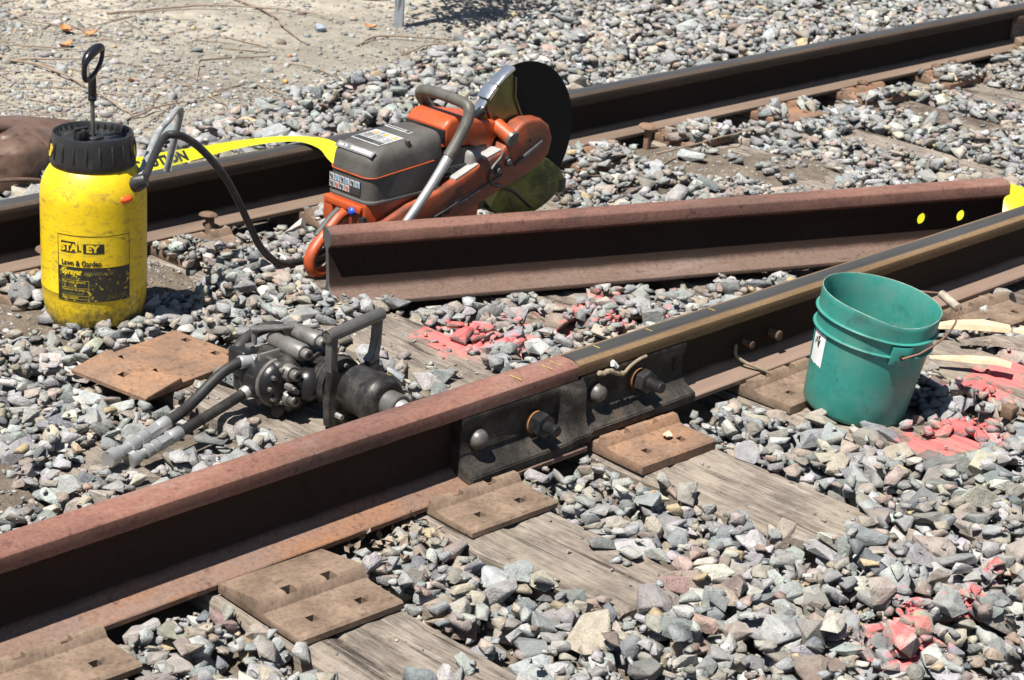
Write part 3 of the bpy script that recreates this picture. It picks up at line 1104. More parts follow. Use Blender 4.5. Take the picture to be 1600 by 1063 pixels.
# rusty pins in the web of the worn rail, a string hanging from one
for x, z, r, L, lab in ((3.458, .092, .0095, .022, "small rusty pin in the rail web, the one the string hangs from"), (3.552, .094, .012, .026, "thicker rusty pin in the rail web nearer the green bucket")):
    mb = MB()
    mb.cyl((x, YB - .006, z), (x, YB - .006 - L, z - .002), r * .8, r * .8, 14)
    mb.cyl((x, YB - .006 - L, z - .002), (x, YB - .012 - L, z - .002), r, r, 14, bev=.002)
    o = obj("rail_pin", mb, M['rust_dark'])
    tag(o, lab, "pin", "pins in the rail web")
mb = MB()
mb.rod(spline([(3.425, YB - .012, .092), (3.415, YB - .022, .074), (3.425, YB - .040, .060), (3.452, YB - .066, .045), (3.475, YB - .078, .030), (3.486, YB - .084, .005), (3.478, YB - .088, -.012)], 8), .0038, 8)
o = obj("string", mb, M['cord'])
tag(o, "tan string hanging from the rail web over the rail base", "string")

# ------------------------------------------------------------------ spikes along the far rail
def spike_mesh(h, head=.030):
    mb = MB()
    mb.box((-.009, -.009, -.12), (.009, .009, h - .008), .002)
    bm = bmesh.new()
    bmesh.ops.create_uvsphere(bm, u_segments=14, v_segments=8, radius=1.0)
    for v in bm.verts:
        v.co = Vector((v.co.x * head * .75, v.co.y * head + (.006), v.co.z * (.011 if v.co.z > 0 else .006) + h - .006))
    mb.addbm(bm)
    return mb.mesh("rail_spike", 40)


tall_spike = spike_mesh(.085)
low_spike = spike_mesh(.040, .022)
spikes = [
    (4.760, YF - .100, -.015, tall_spike, (R(4), R(-5), 0), "upright rusty spike standing proud beside the far rail, right of the blade", 'plate_orange'),
    (3.062, YF - .085, -.005, tall_spike, (R(-6), R(5), 0), "rusty spike half pulled at the far rail between the hose and the sprayer", 'rust_dark'),
    (2.575, YF - .075, -.005, tall_spike, (R(5), R(2), 0), "rusty spike pulled up at the far rail by the left edge", 'rust_dark'),
    (5.93, YF - .080, .012, low_spike, (0, 0, R(180)), "driven spike holding the far rail at the middle orange plate", 'rust_dark'),
    (5.43, YF - .080, .012, low_spike, (0, 0, R(180)), "driven spike at the far rail next left of the half buried brown tie", 'rust_dark'),
    (6.40, YF - .080, .012, low_spike, (0, R(8), R(180)), "driven spike at the far rail above the dark tie at right", 'rust_dark'),
    (6.52, YF - .085, .015, low_spike, (R(12), R(18), R(150)), "bent spike leaning off the far rail above the dark tie at right", 'rust_dark'),
    (6.95, YF - .085, .014, low_spike, (0, 0, R(180)), "driven spike at the far rail under the bar at the right edge", 'rust_dark'),
]
for x, y, z, me, rot, lab, mat in spikes:
    o = link("rail_spike", me, None, None, (x, y, z), rot)
    if not me.materials:
        me.materials.append(M['rust_dark'])
    o.material_slots[0].link = 'OBJECT'
    o.material_slots[0].material = M[mat]
    tag(o, lab, "rail spike", "spikes along the far rail")

# second joint bar, cut by the right edge
b2 = thing("joint_bar", "light brown joint bar on the far rail at the upper right edge", "joint bar", (7.02, 0, 0))
sec = bar_section(YF - .034, Z_A - .036 * S_B, YF - .018, YF - .064, Z_A - h_B + .0125)
mb = MB()
mb.prism(sec, 0, .62, bev=.002, axis='x')
me = mb.mesh("bar_body", 0)
c = MB()
for x in (.075, .21, .36, .51):
    c.box((x - .032, YF - .2, .085), (x + .032, YF - .012, .135), .012)
obj_ = link("bar_body", boolean_cut(me, c), M['plate'], b2)
# ------------------------------------------------------------------ yellow pump sprayer
SP = Vector((2.518, 1.103, -.012))
spr = thing("pump_sprayer", "scuffed yellow pump sprayer with black screw cap standing on the stones", "sprayer", SP)
spr.scale = (1, 1, 1.10)
FACE = math.atan2(CAM.y - SP.y, CAM.x - SP.x)          # side carrying the label
RB = .1185


def body_r(z):
    return float(np.interp(z, [0, .012, .035, .065, .10, .285, .305, .325, .342, .352, .37], [.088, .098, .1095, .1155, RB, RB, .1165, .109, .099, .092, .088]))


mb = MB()
prof = [(.060, .026), (.078, .012), (.086, .002), (.092, .0)] + [(body_r(z), z) for z in (.004, .010, .02, .03, .04, .05, .06, .07, .08, .0985)] + \
       [(RB + .0005, .0995), (RB + .0005, .1005), (RB, .102)] + [(RB, z) for z in (.15, .20, .245)] + [(RB, .2465), (RB, .248)] + \
       [(RB, .27), (body_r(.285), .285), (.1182, .295), (.1168, .304), (.1142, .314), (.110, .325), (.1045, .335), (.0975, .345), (.090, .353), (.084, .357), (.080, .375)]
mb.lathe(prof, 96, a0=FACE)
# recess at the foot, front and sides
for p in mb.v:
    a = math.atan2(p.y, p.x) - FACE
    a = (a + math.pi) % (2 * math.pi) - math.pi
    for c0 in (0.06, 2.15, -2.05):
        d = abs(a - c0)
        if d < .52 and p.z < .05:
            k = min(1.0, (0.52 - d) / .14)
            zz = .026 * k
            if p.z < zz:
                rr = math.hypot(p.x, p.y)
                p.z = zz + (p.z - zz) * .12
                f = (rr - .010 * k) / rr
                p.x *= f
                p.y *= f
body = obj("tank", mb, M['yellow'], spr, 50)
# hose inlet bulge at right of the shoulder
side = FACE + R(52)
ex = Vector((math.cos(side), math.sin(side), 0))


def wrap(V, u0, z0, r, sx=1.0):
    out = []
    for v in V:
        a = FACE + (u0 + v.x * sx) / r
        out.append((r * math.cos(a), r * math.sin(a), z0 + v.y))
    return out


def label_rect(name, u0, u1, z0, z1, r, mat, n=24):
    mb = MB()
    V, F = [], []
    for i in range(n + 1):
        a = FACE + (u0 + (u1 - u0) * i / n) / r
        for z in (z0, z1):
            V.append((r * math.cos(a), r * math.sin(a), z))
    for i in range(n):
        F.append((i * 2, i * 2 + 2, i * 2 + 3, i * 2 + 1))
    mb.add(V, F)
    return obj(name, mb, mat, spr, 60)


r1, r2 = RB + .0006, RB + .0011
UL, UR = -.086, .084
label_rect("label_panel", UL, UR, .090, .163, r1, M['print_heavy'])
fr = MB()
for u0, u1, z0, z1 in ((UL, UR, .2285, .2300), (UL, UL + .0014, .163, .229), (UR - .0014, UR, .163, .229)):
    n = 16
    V, F = [], []
    for i in range(n + 1):
        a = FACE + (u0 + (u1 - u0) * i / n) / r1
        for z in (z0, z1):
            V.append((r1 * math.cos(a), r1 * math.sin(a), z))
    for i in range(n):
        F.append((i * 2, i * 2 + 2, i * 2 + 3, i * 2 + 1))
    fr.add(V, F)
obj("label_border", fr, M['print_black'], spr, 0)
label_rect("brand_panel", -.077, -.042, .193, .2165, r1, M['print_black'])
label_rect("brand_panel", -.024, .022, .193, .2135, r1, M['print_black'])


def letter(s, size, u, z, mat, bold=.0006, r=r2, sx=1.0, name="label_lettering"):
    V, F = text_geo(s, size, bold)
    mb = MB()
    mb.add(wrap(V, u, z, r, sx), F)
    return obj(name, mb, mat, spr, 0)


letter("STA", .0205, -.0765, .1975, M['yellow'], .0011, sx=1.08)
letter("L", .0205, -.0385, .1975, M['print_black'], .0004)
letter("EY", .0205, -.0175, .1965, M['yellow'], .0011, sx=1.20)
letter("Lawn & Garden", .0158, -.0765, .1665, M['ink'], .0005, sx=.92)
letter("Sprayer", .0172, -.0755, .1475, M['print_yellow'], .0008, sx=.90)
letter("professional", .0140, -.0230, .1475, M['print_dim'], .0, sx=.98)
letter("2 Gal / 7.6 L", .0108, .0290, .0965, M['print_dim'], .0, sx=.95)
letter("1992", .0052, .0630, .2180, M['ink'], .0)
for k in range(6):
    s_ = ["Multi purpose", "Pour usage general", "Poly tank", "Reservoir en poly", "Adjustable nozzle", "Buse reglable"][k]
    letter(s_, .0072, -.0750, .1372 - .0082 * k, M['print_yellow' if k % 2 else 'print_dim'], .0, sx=1.0)
fr = MB()
for u0, u1, z0, z1 in ((-.077, -.012, .1345, .1351), (-.077, -.012, .1180, .1186), (-.077, -.012, .1015, .1021), (-.077, -.012, .0945, .0951), (-.0126, -.012, .0945, .1351)):
    V, F = [], []
    for i in range(9):
        a = FACE + (u0 + (u1 - u0) * i / 8) / r2
        for z in (z0, z1):
            V.append((r2 * math.cos(a), r2 * math.sin(a), z))
    for i in range(8):
        F.append((i * 2, i * 2 + 2, i * 2 + 3, i * 2 + 1))
    fr.add(V, F)
obj("label_table", fr, M['print_yellow'], spr, 0)

# cap with ribs and a toothed rim
cap = MB()
cap.lathe([(.070, .352), (.0915, .352), (.0945, .356), (.0945, .366), (.0935, .378), (.0915, .400), (.0900, .414), (.0880, .4185), (.0855, .4185), (.0835, .416), (.0815, .404), (.060, .4035), (.030, .405), (.0, .405)], 72)
for k in range(20):
    a = FACE + 2 * math.pi * (k + .5) / 20
    T = Matrix.Rotation(a, 4, 'Z')
    cap.rod([(.0925, 0, .366), (.0938, 0, .372), (.0930, 0, .390), (.0908, 0, .402), (.0890, 0, .406)], [.0015, .0030, .0034, .0030, .0015], 6, M=T)
cap_o = obj("screw_cap", cap, M['black_plastic'], spr, 40)
teeth = MB()
for k in range(30):
    a = 2 * math.pi * k / 30
    T = Matrix.Rotation(a, 4, 'Z')
    teeth.add([(.083, -.0052, .404), (.083, .0052, .404), (.083, .0, .4165), (.068, 0, .404)], [(0, 1, 2), (0, 2, 3), (1, 3, 2), (0, 3, 1)], T)
obj("rim_tooth_ring", teeth, M['black_plastic'], cap_o, 0)
for s_ in (1, -1):
    mk = MB()
    a = FACE + s_ * R(78)
    c0 = Vector((math.cos(a), math.sin(a), 0))
    t0 = Vector((-math.sin(a), math.cos(a), 0))
    pts = []
    for i in range(12):
        b = 2 * math.pi * i / 12
        p = c0 * (.0946 - .004 * (math.sin(b) * .5 + .5)) + t0 * (.013 * math.cos(b))
        pts.append(p + Vector((0, 0, .384 + .013 * math.sin(b))))
    out = [p + c0 * .0022 for p in pts]
    mk.add(pts + out, [tuple(range(12))[::-1], tuple(range(12, 24))] + [(i, (i + 1) % 12, 12 + (i + 1) % 12, 12 + i) for i in range(12)])
    obj("cap_mark", mk, M['yellow'], cap_o, 0)
# relief knob and collar on the cap
kn = MB()
dl = Vector((math.cos(FACE - R(75)), math.sin(FACE - R(75)), 0)) * .026 + Vector((math.cos(FACE), math.sin(FACE), 0)) * .012
T = Matrix.Translation(dl)
kn.box((-.014, -.011, .404), (.014, .011, .424), .002, M=T)
kn.box((-.017, -.004, .424), (.017, .004, .431), .0015, M=T)
kn.box((-.004, -.016, .412), (.004, .016, .428), .0015, M=T)
obj("relief_knob", kn, M['black_plastic'], cap_o)
co = MB()
co.lathe([(.024, .404), (.024, .408), (.021, .410), (.009, .410), (.008, .405)], 28)
obj("pump_collar", co, M['black_plastic'], cap_o)
rod_ = MB()
rod_.cyl((0, 0, .395), (0, 0, .490), .0050, n=16)
prod = obj("pump_rod", rod_, M['grey_steel'], spr)
hd = MB()
hd.lathe([(.006, .481), (.0095, .482), (.0105, .488), (.0085, .492), (.0095, .494), (.0092, .527), (.008, .533), (.007, .537)], 20)
gd = Vector((.93, .38, 0)).normalized()                     # grip runs away from the camera
c0 = Vector((-.012, -.018, 0))
B = lambda u, z: c0 + gd * u * .52 + Vector((0, 0, .533 + (z - .563) * .68))
lo = -.055
loop = spline([B(-.052, .615), B(-.060, .590), B(-.050, .566), B(-.020, .563), B(.018, .574), B(.052, .592), B(.074, .615), B(.078, .638)], 7)
hd.rod(loop, [.0052] * len(loop), 10, flat=1.2)
grip = spline([B(-.058, .598), B(-.050, .618), B(-.02, .634), B(.03, .645), B(.064, .645), B(.080, .630)], 7)
gr = [.005 + .0085 * math.sin(math.pi * i / (len(grip) - 1)) for i in range(len(grip))]
hd.rod(grip, gr, 12, flat=.8)
obj("pump_handle", hd, M['handle_plastic'], spr)

# outlet nut, orange seal and hoses
e0 = ex * .098 + Vector((0, 0, .318))
dirn = (ex * .8 + Vector((.25, .1, .40))).normalized()
nb = MB()
nb.cyl(e0 - dirn * .012, e0 + dirn * .018, .016, .016, 20)
nut = e0 + dirn * .016
for k in range(14):
    pass
nb.rod([nut, nut + dirn * .004, nut + dirn * .022, nut + dirn * .028], [.0155, .0180, .0150, .0130], 14)
obj("outlet_nut", nb, M['black_plastic'], spr, 25)
ob_ = MB()
o_c = Vector((math.cos(FACE + R(38)), math.sin(FACE + R(38)), 0))
bm = bmesh.new()
bmesh.ops.create_uvsphere(bm, u_segments=16, v_segments=10, radius=1)
for v in bm.verts:
    v.co = Vector((v.co.x * .022, v.co.y * .022, v.co.z * .011)) + o_c * .103 + Vector((0, 0, .300))
ob_.addbm(bm)
obj("outlet_seal", ob_, M['orange_tip'], spr, 60)

hz = MB()
H0 = SP + nut + dirn * .02
path = [H0, (2.705, 1.10, .362), (2.745, 1.10, .368), (2.795, 1.10, .343), (2.845, 1.10, .300), (2.890, 1.10, .250), (2.93, 1.10, .19), (2.965, 1.10, .130), (2.995, 1.10, .080), (3.03, 1.10, .045), (3.07, 1.105, .022), (3.13, 1.11, .014), (3.22, 1.12, .010), (3.34, 1.15, .008)]
path = [(Vector(p) - SP) for p in path]
hz.rod(spline(path, 6), .0088, 12)
obj("supply_hose", hz, M['hose'], spr, 60)
# pale vinyl tube looping from the outlet
vt = MB()
pv = [H0 + Vector((-.015, .0, -.005)), (2.735, 1.165, .352), (2.775, 1.17, .382), (2.812, 1.19, .395), (2.838, 1.21, .385), (2.842, 1.225, .350), (2.838, 1.24, .30), (2.835, 1.26, .24)]
vt.rod(spline([Vector(p) - SP for p in pv], 6), .0085, 10, flat=.75)
obj("vinyl_tube", vt, M['clear_tube'], spr, 60)
fl = MB()
V, F = [], []
for i in range(9):
    t = i / 8
    top = Vector((2.85, 1.24, .372)).lerp(Vector((2.965, 1.37, .255)), t)
    bot = Vector((2.842, 1.26, .24)).lerp(Vector((2.965, 1.37, .21)), t)
    for j in range(4):
        p = top.lerp(bot, j / 3) + Vector((.008 * math.sin(i * 1.1 + j), .012 * math.cos(i * .9 + j), 0))
        V.append(p - SP)
for i in range(8):
    for j in range(3):
        F.append((i * 4 + j, i * 4 + j + 1, i * 4 + 5 + j, i * 4 + 4 + j))
fl.add(V, F)
obj("clear_bag", fl, M['plastic_film'], spr, 60)

# ------------------------------------------------------------------ green bucket
BK = Vector((3.528, -.303, .004))
bkt = thing("bucket", "scuffed green plastic bucket tilted on the stones, its rim slightly out of round", "bucket", BK, (R(6.2), R(3.4), 0))
HB = .262


def bucket_pt(r, z, a):
    """sagging dent in the front of the rim"""
    da = (a - DENT + math.pi) % (2 * math.pi) - math.pi
    k = max(0.0, (z - .13) / (HB - .13)) ** 2
    d = math.exp(-(da / .42) ** 2)
    rr = r - .015 * k * d
    zz = z - .020 * k * math.exp(-(da / .60) ** 2)
    sq = 1 + .025 * k * math.cos(2 * (da))
    return (rr * sq * math.cos(a), rr * sq * math.sin(a), zz)


view = math.atan2(CAM.y - BK.y, CAM.x - BK.x)
DENT = view + R(36)
outer = [(.0, .004), (.100, .004), (.106, .0), (.110, .003), (.113, .010), (.1165, .06), (.1205, .12), (.1242, .162), (.1249, .176), (.1256, .178), (.1312, .1785), (.1324, .1805), (.1312, .1825), (.1262, .183), (.1270, .1965),
         (.1284, .2135), (.1290, .2145), (.1341, .215), (.1354, .2170), (.1341, .219), (.1294, .2195), (.1312, .250), (.1325, .2595), (.1318, HB), (.1298, HB), (.1285, .2585), (.1255, .22), (.1215, .15), (.1150, .06), (.110, .012), (.06, .009), (.0, .009)]
n = 88
V, F = [], []
for r, z in outer:
    for j in range(n):
        V.append(bucket_pt(r, z, 2 * math.pi * j / n))
for i in range(len(outer) - 1):
    for j in range(n):
        F.append((i * n + j, i * n + (j + 1) % n, (i + 1) * n + (j + 1) % n, (i + 1) * n + j))
mb = MB()
mb.add(V, F)
tub = obj("tub", mb, M['teal'], bkt, 42)
rim = MB()
pts = [Vector(bucket_pt(.1308, HB + .0004, 2 * math.pi * j / n)) for j in range(n)]
rim.rod(pts + [pts[0], pts[1]], .0011, 6, caps=False)
obj("rim_edge", rim, simple("worn_pale_rim", (.20, .30, .24), 0.6, var=.5, nscale=50).m, tub, 60)
# handle lugs: raised square plate with a hole-pin, front and back
for q, (aa, nm) in enumerate(((view + R(30), 1), (view + R(210), 0))):
    lg = MB()
    V, F = [], []
    nu, nv = 8, 5
    for layer in (0.0, .0075):
        for i in range(nu + 1):
            for j in range(nv + 1):
                a = aa + (i / nu - .5) * .38
                z = .164 + .046 * j / nv
                edge = 0 if (layer and 0 < i < nu and 0 < j < nv) else (.002 if layer else 0)
                p = bucket_pt(np.interp(z, [.164, .21], [.1262, .1300]) + layer - edge, z, a)
                V.append(p)
    o2 = (nu + 1) * (nv + 1)
    for i in range(nu):
        for j in range(nv):
            k = i * (nv + 1) + j
            F.append((o2 + k, o2 + k + nv + 1, o2 + k + nv + 2, o2 + k + 1))
    ring = [i * (nv + 1) for i in range(nu + 1)] + [nu * (nv + 1) + j for j in range(1, nv + 1)] + [i * (nv + 1) + nv for i in range(nu - 1, -1, -1)] + [j for j in range(nv - 1, 0, -1)]
    for a, b in zip(ring, ring[1:] + ring[:1]):
        F.append((a, b, o2 + b, o2 + a))
    lg.add(V, F)
    obj("handle_lug", lg, M['teal'], tub, 40)
hole = MB()
p0 = Vector(bucket_pt(.1355, .185, view + R(30)))
nr = Vector((p0.x, p0.y, 0)).normalized()
hole.cyl(p0, p0 + nr * .0012, .0062, n=14)
obj("lug_hole", hole, M['ink'], tub)
p1 = Vector(bucket_pt(.1355, .185, view + R(210)))
# wire bail fallen to the right, with its pale grip
right = Vector((math.cos(view + R(120)), math.sin(view + R(120)), 0))
mid = right * .168 + Vector((0, 0, .262))
g0 = mid + nr * .042
g1 = mid - nr * .042
wr = MB()
def bail(t):
    a = math.pi * t
    zz = p0.z + (mid.z - p0.z) * math.sin(a)
    return nr * (.146 * math.cos(a)) + right * (.170 * math.sin(a)) + Vector((0, 0, zz))


wr.rod([p0 - nr * .006] + [p0 + nr * .004] + [bail(t) for t in (.06, .12, .18, .24, .30, .36)] + [g0, mid, g1] + [bail(t) for t in (.64, .70, .76, .82, .88, .94)] + [p1], .0024, 8)
obj("wire_handle", wr, M['wire'], bkt, 60)
gp_ = MB()
gp_.rod([g0 + (g1 - g0) * .05, g0 + (g1 - g0) * .06, g1 - (g1 - g0) * .06, g1 - (g1 - g0) * .05], [.008, .0095, .0095, .008], 14)
obj("hand_grip", gp_, M['pail_grip'], bkt)
# torn white label on its left flank
lb = MB()
V, F = [], []
aw = view - R(62)
for i in range(8):
    for j in range(9):
        a = aw + (i / 7 - .5) * .42
        z = .100 + .072 * j / 8 + .004 * noise.noise((i * .9, j * .4, 2)) * (1 if j in (0, 8) else 0)
        r = np.interp(z, [.06, .12, .176], [.1165, .1205, .1248]) + .0007
        V.append(bucket_pt(r, z, a))
for i in range(7):
    for j in range(8):
        F.append((i * 9 + j, i * 9 + 9 + j, i * 9 + 10 + j, i * 9 + 1 + j))
lb.add(V, F)
obj("paper_label", lb, M['white'], bkt, 60)
lb = MB()
for (a_, z_, s_) in ((.03, .150, .012), (-.06, .156, .008), (.02, .162, .009), (-.10, .148, .006)):
    a = aw + a_
    r = np.interp(z_, [.06, .12, .176], [.1165, .1205, .1248]) + .0016
    p = Vector(bucket_pt(r, z_, a))
    t = Vector((-math.sin(a), math.cos(a), 0))
    lb.add([p - t * s_ * .7 + Vector((0, 0, s_ * .3)), p + Vector((0, 0, -s_)), p + t * s_ * .5 + Vector((0, 0, s_ * .8)), p + Vector((0, 0, s_ * .2))], [(0, 1, 3), (1, 2, 3)])
obj("label_scrawl", lb, M['dark_print'], bkt, 0)
# ------------------------------------------------------------------ orange rail cut-off saw
SO = Vector((3.22, 1.03, 0))
saw = thing("cut_off_saw", "orange petrol cut-off saw with grey cover and large black cutting disc", "saw", SO)


def SM():
    return Matrix.Translation(-SO)


class SB(MB):
    """shapes given at their place on the track, stored relative to the saw"""
    def done(self, name, mat, parent=None, smooth=35):
        for i, p in enumerate(self.v):
            self.v[i] = p - SO
        return obj(name, self, mat, parent or saw, smooth)


# grey top cover: rounded box with sloping rear, wider lip at its foot
def cover_ring(y0, y1, x0, x1, z, r, n=6):
    out = []
    for cx_, cy_, a0 in ((x1 - r, y1 - r, 0), (x0 + r, y1 - r, 90), (x0 + r, y0 + r, 180), (x1 - r, y0 + r, 270)):
        for k in range(n + 1):
            a = R(a0 + 90 * k / n)
            out.append((cx_ + r * math.cos(a), cy_ + r * math.sin(a), z))
    return out


mb = SB()
rings = []
levels = [(.190, .004, .000), (.193, .004, .000), (.1955, .0035, .0), (.198, .0, .0), (.255, -.0005, .001), (.2565, -.002, .001), (.258, -.0005, .001), (.285, -.002, .003), (.298, -.004, .004), (.308, -.008, .007), (.315, -.014, .012), (.3195, -.022, .019), (.3215, -.034, .030)]
for z, g, back in levels:
    zt = z
    rg = cover_ring(.948 - g, 1.108 + g, 3.214 - g + back, 3.470 + g * .6, zt, max(.010, .030 + g * .3))
    rg = [(x, y, zz + (.020 * (x - 3.214) / .25 if zz > .25 else .006 * (x - 3.214) / .25)) for x, y, zz in rg]
    rings.append(rg)
n = len(rings[0])
V = [p for rg in rings for p in rg]
F = []
for i in range(len(rings) - 1):
    for j in range(n):
        F.append((i * n + j, i * n + (j + 1) % n, (i + 1) * n + (j + 1) % n, (i + 1) * n + j))
F += [tuple(range(n))[::-1], tuple((len(rings) - 1) * n + j for j in range(n))]
mb.add(V, F)
cover = mb.done("filter_cover", M['grey_plastic'], None, 30)


def top_z(x):
    return .3218 + .020 * (x - 3.214) / .25


# orange pinstripe running round the cover
mb = SB()
rg = cover_ring(.948 - .0006, 1.108 + .0006, 3.2145, 3.470, .2565, .030)
pts = [(x, y, .2545 + .0205 * (x - 3.214) / .25) for x, y, z in rg]
pts = [p for p in pts if p[0] < 3.43]
pts.append((3.425, .9466, .2545 + .0205 * .211 / .25))
pts = [(x + (-.001 if x < 3.25 else 0), y - (.0008 if y < .96 else 0), z + .0015) for x, y, z in pts]
cyc = sorted(range(len(pts)), key=lambda i: math.atan2(pts[i][1] - 1.028, -(pts[i][0] - 3.34)))
mb.rod([pts[i] for i in cyc], .0019, 6)
mb.done("pinstripe", M['saw_orange'], cover)

# warning plate, model strip and brand strip on top
def top_quad(corners, dz, mat, name, parent=cover):
    mb = SB()
    lo = [(x, y, top_z(x) + dz) for x, y in corners]
    hi = [(x, y, top_z(x) + dz + .0006) for x, y in corners]
    k = len(lo)
    mb.add(lo + hi, [tuple(range(k))[::-1], tuple(range(k, 2 * k))] + [(i, (i + 1) % k, k + (i + 1) % k, k + i) for i in range(k)])
    return mb.done(name, mat, parent, 0)


def rect(x0, x1, y0, y1):
    return [(x0, y0), (x1, y0), (x1, y1), (x0, y1)]


wp = top_quad(rect(3.268, 3.352, .982, 1.085), .0001, M['light_grey'], "warning_plate")
top_quad(rect(3.272, 3.290, .985, 1.082), .0008, M['dark_print'], "warning_band", wp)
top_quad(rect(3.273, 3.289, .987, 1.012), .0015, M['grey_plastic'], "warning_cell", wp)
for yv in (.997, 1.030, 1.063):
    top_quad([(3.328, yv + .011), (3.328, yv - .011), (3.346, yv)], .0008, M['orange_print'], "warning_triangle", wp)
for yv in (1.014, 1.046):
    top_quad(rect(3.331, 3.343, yv - .004, yv + .004), .0008, M['blue_print'] if yv > 1.03 else M['white'], "warning_pictogram", wp)
ln = SB()
for k in range(5):
    x = 3.295 + k * .0062
    for a, b in ((.988, 1.012), (1.016, 1.048), (1.052, 1.080)):
        ln.box((x, a, top_z(x) + .0008), (x + .0022, b - .006 * (k % 2), top_z(x) + .0013))
ln.done("warning_text", M['dark_print'], wp, 0)
ms = top_quad(rect(3.385, 3.399, 1.000, 1.090), .0001, M['light_grey'], "model_strip")
top_quad(rect(3.387, 3.397, 1.004, 1.018), .0008, M['dark_print'], "model_cell", ms)
top_quad(rect(3.3895, 3.3945, 1.024, 1.086), .0008, M['grey_plastic'], "model_text_bar", ms)
bs = SB()
# brand strip sits on the rounded rear shoulder of the cover
SLP = Matrix.Translation((3.2330, 1.028, .3135)) @ Matrix.Rotation(R(-38), 4, 'Y')
bs.box((-.010, -.068, .0), (.010, .068, .0018), .0008, M=SLP)
bso = bs.done("brand_strip", simple("brand_strip_grey", (.15, .15, .15), 0.5).m, cover)
for s_, sz, yy in (("HUSQVARNA", .0125, -.060), ("K 970", .0125, .030)):
    V, F = text_geo(s_, sz, .0007 if yy < 0 else .0)
    bs = SB()
    # seen from behind the saw the line stands on its head
    bs.add(V, F, SLP @ Matrix.Translation((.0045, yy, .0021)) @ Matrix.Rotation(R(90), 4, 'Z') @ Matrix.Translation((0, 0, 0)))
    bs.done("brand_lettering", M['white'], bso, 0)

# pictogram panel on the rear face
def rear_x(z):
    return 3.2136 + .001
pn = SB()
pn.box((3.2118, .982, .2050), (3.2138, 1.098, .2440), .0008)
pan = pn.done("pictogram_panel", M['dark_print'], cover)
rr_ = random.Random(3)
for i in range(6):
    for j in range(2):
        y = 1.0965 - .0190 * (i + 1)
        z = .2065 + .0185 * j
        if i >= 4 and j == 0:
            continue
        c = SB()
        c.box((3.2110, y + .001, z + .0010), (3.2120, y + .018, z + .0172))
        cc = c.done("pictogram_cell", M['light_grey'], pan, 0)
        c = SB()
        yy, zz = y + .004 + .003 * rr_.random(), z + .003
        c.box((3.2103, yy, zz), (3.2111, yy + .0055, zz + .010))
        c.box((3.2103, yy + .007, zz + .004), (3.2111, yy + .010, zz + .012))
        c.done("pictogram_mark", [M['dark_print'], M['blue_print'], M['red_print'], M['dark_print']][(i * 2 + j * 3) % 4], cc, 0)
# two screws sunk in the cover
for x, y in ((3.345, .962), (3.405, 1.092)):
    s_ = SB()
    s_.cyl((x, y, top_z(x) - .012), (x, y, top_z(x) + .0012), .0075, n=14)
    k_ = s_.done("screw_recess", M['dark_print'], cover)
    s_ = SB()
    s_.cyl((x, y - .002, top_z(x) - .010), (x, y - .002, top_z(x) + .0022), .0042, n=10)
    s_.done("cover_screw", M['plate'], k_)

# orange engine base under the cover
mb = SB()
mb.prism([(3.208, .189), (3.208, .120), (3.235, .085), (3.30, .050), (3.47, .035), (3.60, .070), (3.62, .19), (3.48, .194)], .957, 1.100, bev=.008)
base = mb.done("engine_base", M['saw_orange'])
mb = SB()
mb.box((3.200, 1.070, .120), (3.216, 1.106, .186), .006)
mb.box((3.198, .965, .166), (3.214, 1.098, .184), .003)
mb.done("base_flange", M['saw_orange'], base)
mb = SB()
bm = bmesh.new()
bmesh.ops.create_uvsphere(bm, u_segments=16, v_segments=10, radius=.011)
mb.addbm(bm, Matrix.Translation((3.199, .993, .168)))
mb.cyl((3.21, .993, .168), (3.197, .993, .168), .006, n=12)
mb.done("primer_bulb", M['blue'], base, 60)
mb = SB()
mb.box((3.202, .955, .100), (3.215, .975, .160), .004)
mb.done("stop_switch", M['black_plastic'], base)

# black engine block and cooling fins between cover and arm
mb = SB()
mb.box((3.468, .968, .10), (3.640, 1.105, .285), .010)
for k in range(7):
    mb.box((3.472, .958, .115 + k * .020), (3.60, .972, .121 + k * .020), .002)
eng = mb.done("engine_block", M['black_plastic'])
# orange cylinder cover with grey worn patches
mb = SB()
mb.prism([(3.478, .290), (3.480, .342), (3.500, .361), (3.533, .367), (3.580, .354), (3.638, .343), (3.695, .328), (3.710, .304), (3.668, .284), (3.657, .258), (3.600, .262), (3.573, .280)], .970, 1.118, bev=.012, seg=3)
cyl_ = mb.done("cylinder_cover", M['saw_orange'])
mb = SB()
mb.box((3.478, .972, .300), (3.500, 1.116, .338), .004)
mb.done("cover_seal", M['tool_black'], cyl_)
mb = SB()
mb.cyl((3.676, 1.000, .326), (3.681, .922, .295), .0205, n=22)
mu = mb.done("exhaust_pipe", M['saw_orange'], cyl_)
mb = SB()
d = (Vector((3.681, .922, .295)) - Vector((3.676, 1.000, .326))).normalized()
q = Vector((3.681, .922, .295))
mb.rod([q - d * .006, q + d * .002, q + d * .002, q - d * .001], [.0215, .0215, .0170, .0170], 22, caps=False)
mb.done("pipe_rim", M['grey_steel'], mu)
mb = SB()
mb.cyl(q - d * .004, q + d * .0012, .0172, n=22)
mb.done("pipe_mouth", M['ink'], mu)
mb = SB()
mb.box((3.555, .945, .215), (3.600, .985, .275), .014, 3)
mb.done("starter_shroud", simple("worn_grey_shroud", (.25, .24, .225), .55, dirt=(.5, .14, .05), dirt_amt=(.55, .6, .8), dscale=10).m, cyl_)

